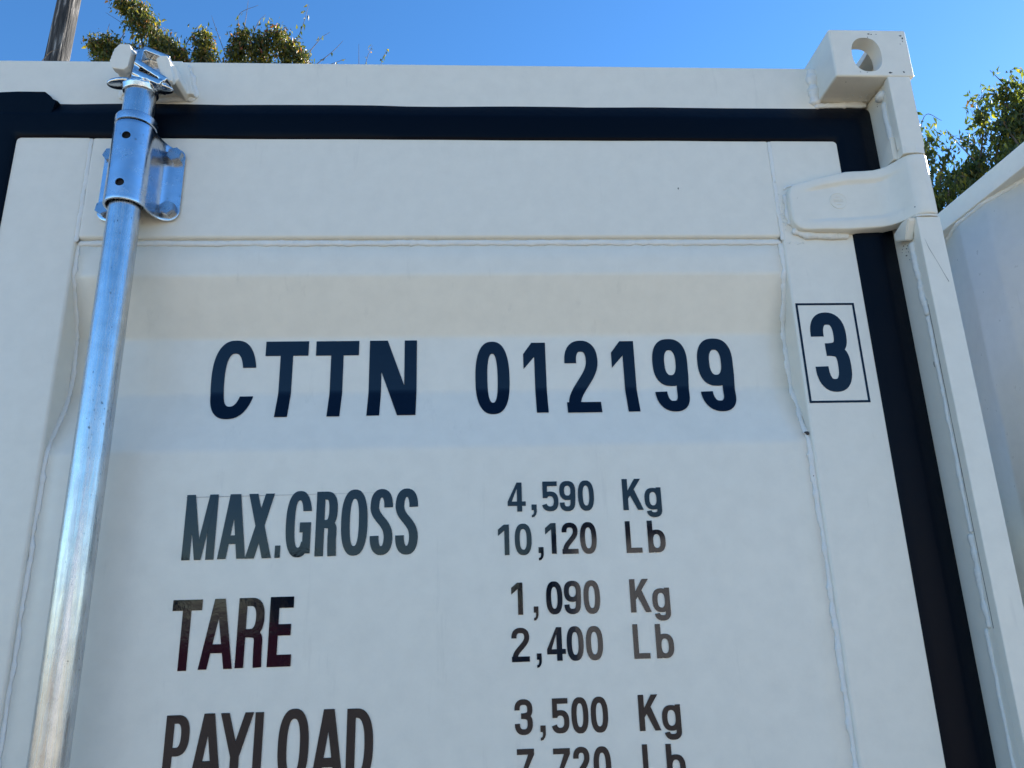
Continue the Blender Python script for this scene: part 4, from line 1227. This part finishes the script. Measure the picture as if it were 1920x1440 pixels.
tree((6.6, 7.4), .22, 'right tree with the dense dark crown above the plain container',
  sprays(41, 29, ((5.62, 6.75), (5.8, 6.6), line([(5.6, 6.2), (5.78, 6.75), (5.98, 6.90), (6.10, 6.7), (6.22, 7.25), (6.40, 7.30), (6.50, 7.0), (6.62, 7.15), (6.9, 7.4)])), .16, 190) +
  sprays(42, 16, ((5.9, 7.6), (6.0, 7.4), line([(5.9, 6.1), (6.6, 6.6), (7.6, 6.6)])), .28, 240) + [
    ([(5.9, 6.2, 6.2), (5.95, 6.1, 6.6), (5.90, 6.0, 6.82)], .15, .09, 320),
    ([(6.2, 6.3, 6.4), (6.30, 6.1, 6.9), (6.32, 6.0, 7.25)], .18, .09, 420),
  ], [([(5.7, 6, 6.2), (5.5, 6, 6.5), (5.45, 6, 6.6)], 3), ([(5.7, 6, 5.9), (5.45, 6, 6.0), (5.4, 6, 5.8)], 6), ([(5.5, 6, 5.6), (5.45, 6, 5.9)], 4), ([(6.3, 6, 7.2), (6.15, 6, 7.42)], 4), ([(6.5, 6, 7.1), (6.4, 6, 7.4), (6.55, 6, 7.45)], 7)],
  M_leafB, 404, bulk=((6.8, 7.2, 4.9), (1.4, 1.1, 1.25), 900), leafL=.085)

tree((8.9, 7.6), .26, 'unseen tall tree added on the right to shade the gap between the containers',  # added out of view to keep sun off the facing side wall
  sprays(51, 44, ((7.9, 10.2), (5.25, 9.6), line([(7.9, 7.6), (9.0, 8.8), (10.2, 7.8)])), .34, 230) +
  sprays(52, 34, ((7.9, 10.2), (5.3, 9.6), line([(7.9, 6.5), (9.0, 7.0), (10.2, 6.5)])), .42, 300),
  [], M_leafB, 505, bulk=((9.1, 7.5, 6.6), (1.3, 1.7, 1.5), 700), leafL=.13)


# ================================================================== THINGS ACROSS THE YARD (behind the camera; shed and skip are added to show as reflections)
def yard():
    r = tag(empty('reflection_shed', (6.6, -16.6, 0)), 'unseen long pale shed added across the yard for the letters to reflect', 'shed')
    P = lambda n, a: boxo(n, *a[:6], a[6], r, a[7] if len(a) > 7 else 0)
    P('wall', (-4.6, 4.6, -2.5, 2.5, 0, 2.9, M_shed))  # added wall, sized to fill the reflection in the right-hand letters
    P('roof', (-4.8, 4.8, -2.7, 2.7, 2.9, 3.05, M_dark))
    P('door', (-2.4, -0.8, 2.51, 2.56, 0.0, 2.2, M_blue))
    P('window', (1.0, 2.4, 2.51, 2.54, 1.2, 2.0, M_dark))
    r = tag(empty('reflection_skip', (-4.6, -13.5, 0)), 'unseen low red skip added in the yard for its reflection in the letters', 'skip')
    bm = bmesh.new()
    prism(bm, [(-1.5, 1.15), (-1.1, 0.12), (1.1, 0.12), (1.5, 1.15), (1.42, 1.15), (1.05, .2), (-1.05, .2), (-1.42, 1.15)], 'y', -.8, .8)
    obj('tub', bm, M_red, r)  # added red shape that tints the reflection in the lower letters
    for s_ in (-.78, .78):
        bm = bmesh.new(); prism(bm, [(-1.46, 1.12), (-1.07, 0.15), (1.07, 0.15), (1.46, 1.12)], 'y', s_ - .02, s_ + .02); obj('side_plate', bm, M_red, r)
    for x_ in (-.8, 0, .8):
        for s_ in (-.83, .83): boxo('rib', x_ - .04, x_ + .04, s_ - .03, s_ + .03, .15, 1.13, M_red, r)
yard()
def far_tree(x, y, h, seed, label):
    rr = random.Random(seed)
    root = tag(empty('yard_tree', (x, y, 0)), label, 'tree', 'trees across the yard')
    bm = bmesh.new(); tube(bm, [(0, 0, 0), (.1, 0, h * .3), (0, .1, h * .7)], [.22, .17, .06], 8); obj('trunk', bm, M_bark, root, smooth=True)
    bm = bmesh.new()
    cl = [(Vector((rr.gauss(0, h * .17), rr.gauss(0, h * .17), h * rr.uniform(.35, .93))), h * rr.uniform(.10, .19)) for _ in range(22)]
    for c_, r in cl:
        for _ in range(150):
            v_ = Vector((rr.gauss(0, 1), rr.gauss(0, 1), rr.gauss(0, 1))).normalized() * r * rr.random() ** .4
            leaf(bm, c_ + v_, Vector((rr.gauss(0, 1), rr.gauss(0, 1), rr.gauss(-.5, 1))).normalized(), Vector((rr.gauss(0, 1), rr.gauss(0, 1), rr.gauss(0, 1))), .34, .22, .03)
    cr = obj('crown', bm, M_leafC, root); cr['kind'] = 'stuff'
for i, (x, y, h, lb) in enumerate(((-13, -30, 3.2, 'short round tree across the yard, far left'), (-7.5, -31, 3.7, 'taller tree across the yard left of the skip bin'), (-1.5, -30, 3.3, 'small tree across the yard between skip bin and shed'), (3.6, -29, 4.4, 'tree rising over the left end of the shed'), (12, -27, 4.6, 'tree rising behind the right end of the shed'))):
    far_tree(x, y, h, 70 + i, lb)
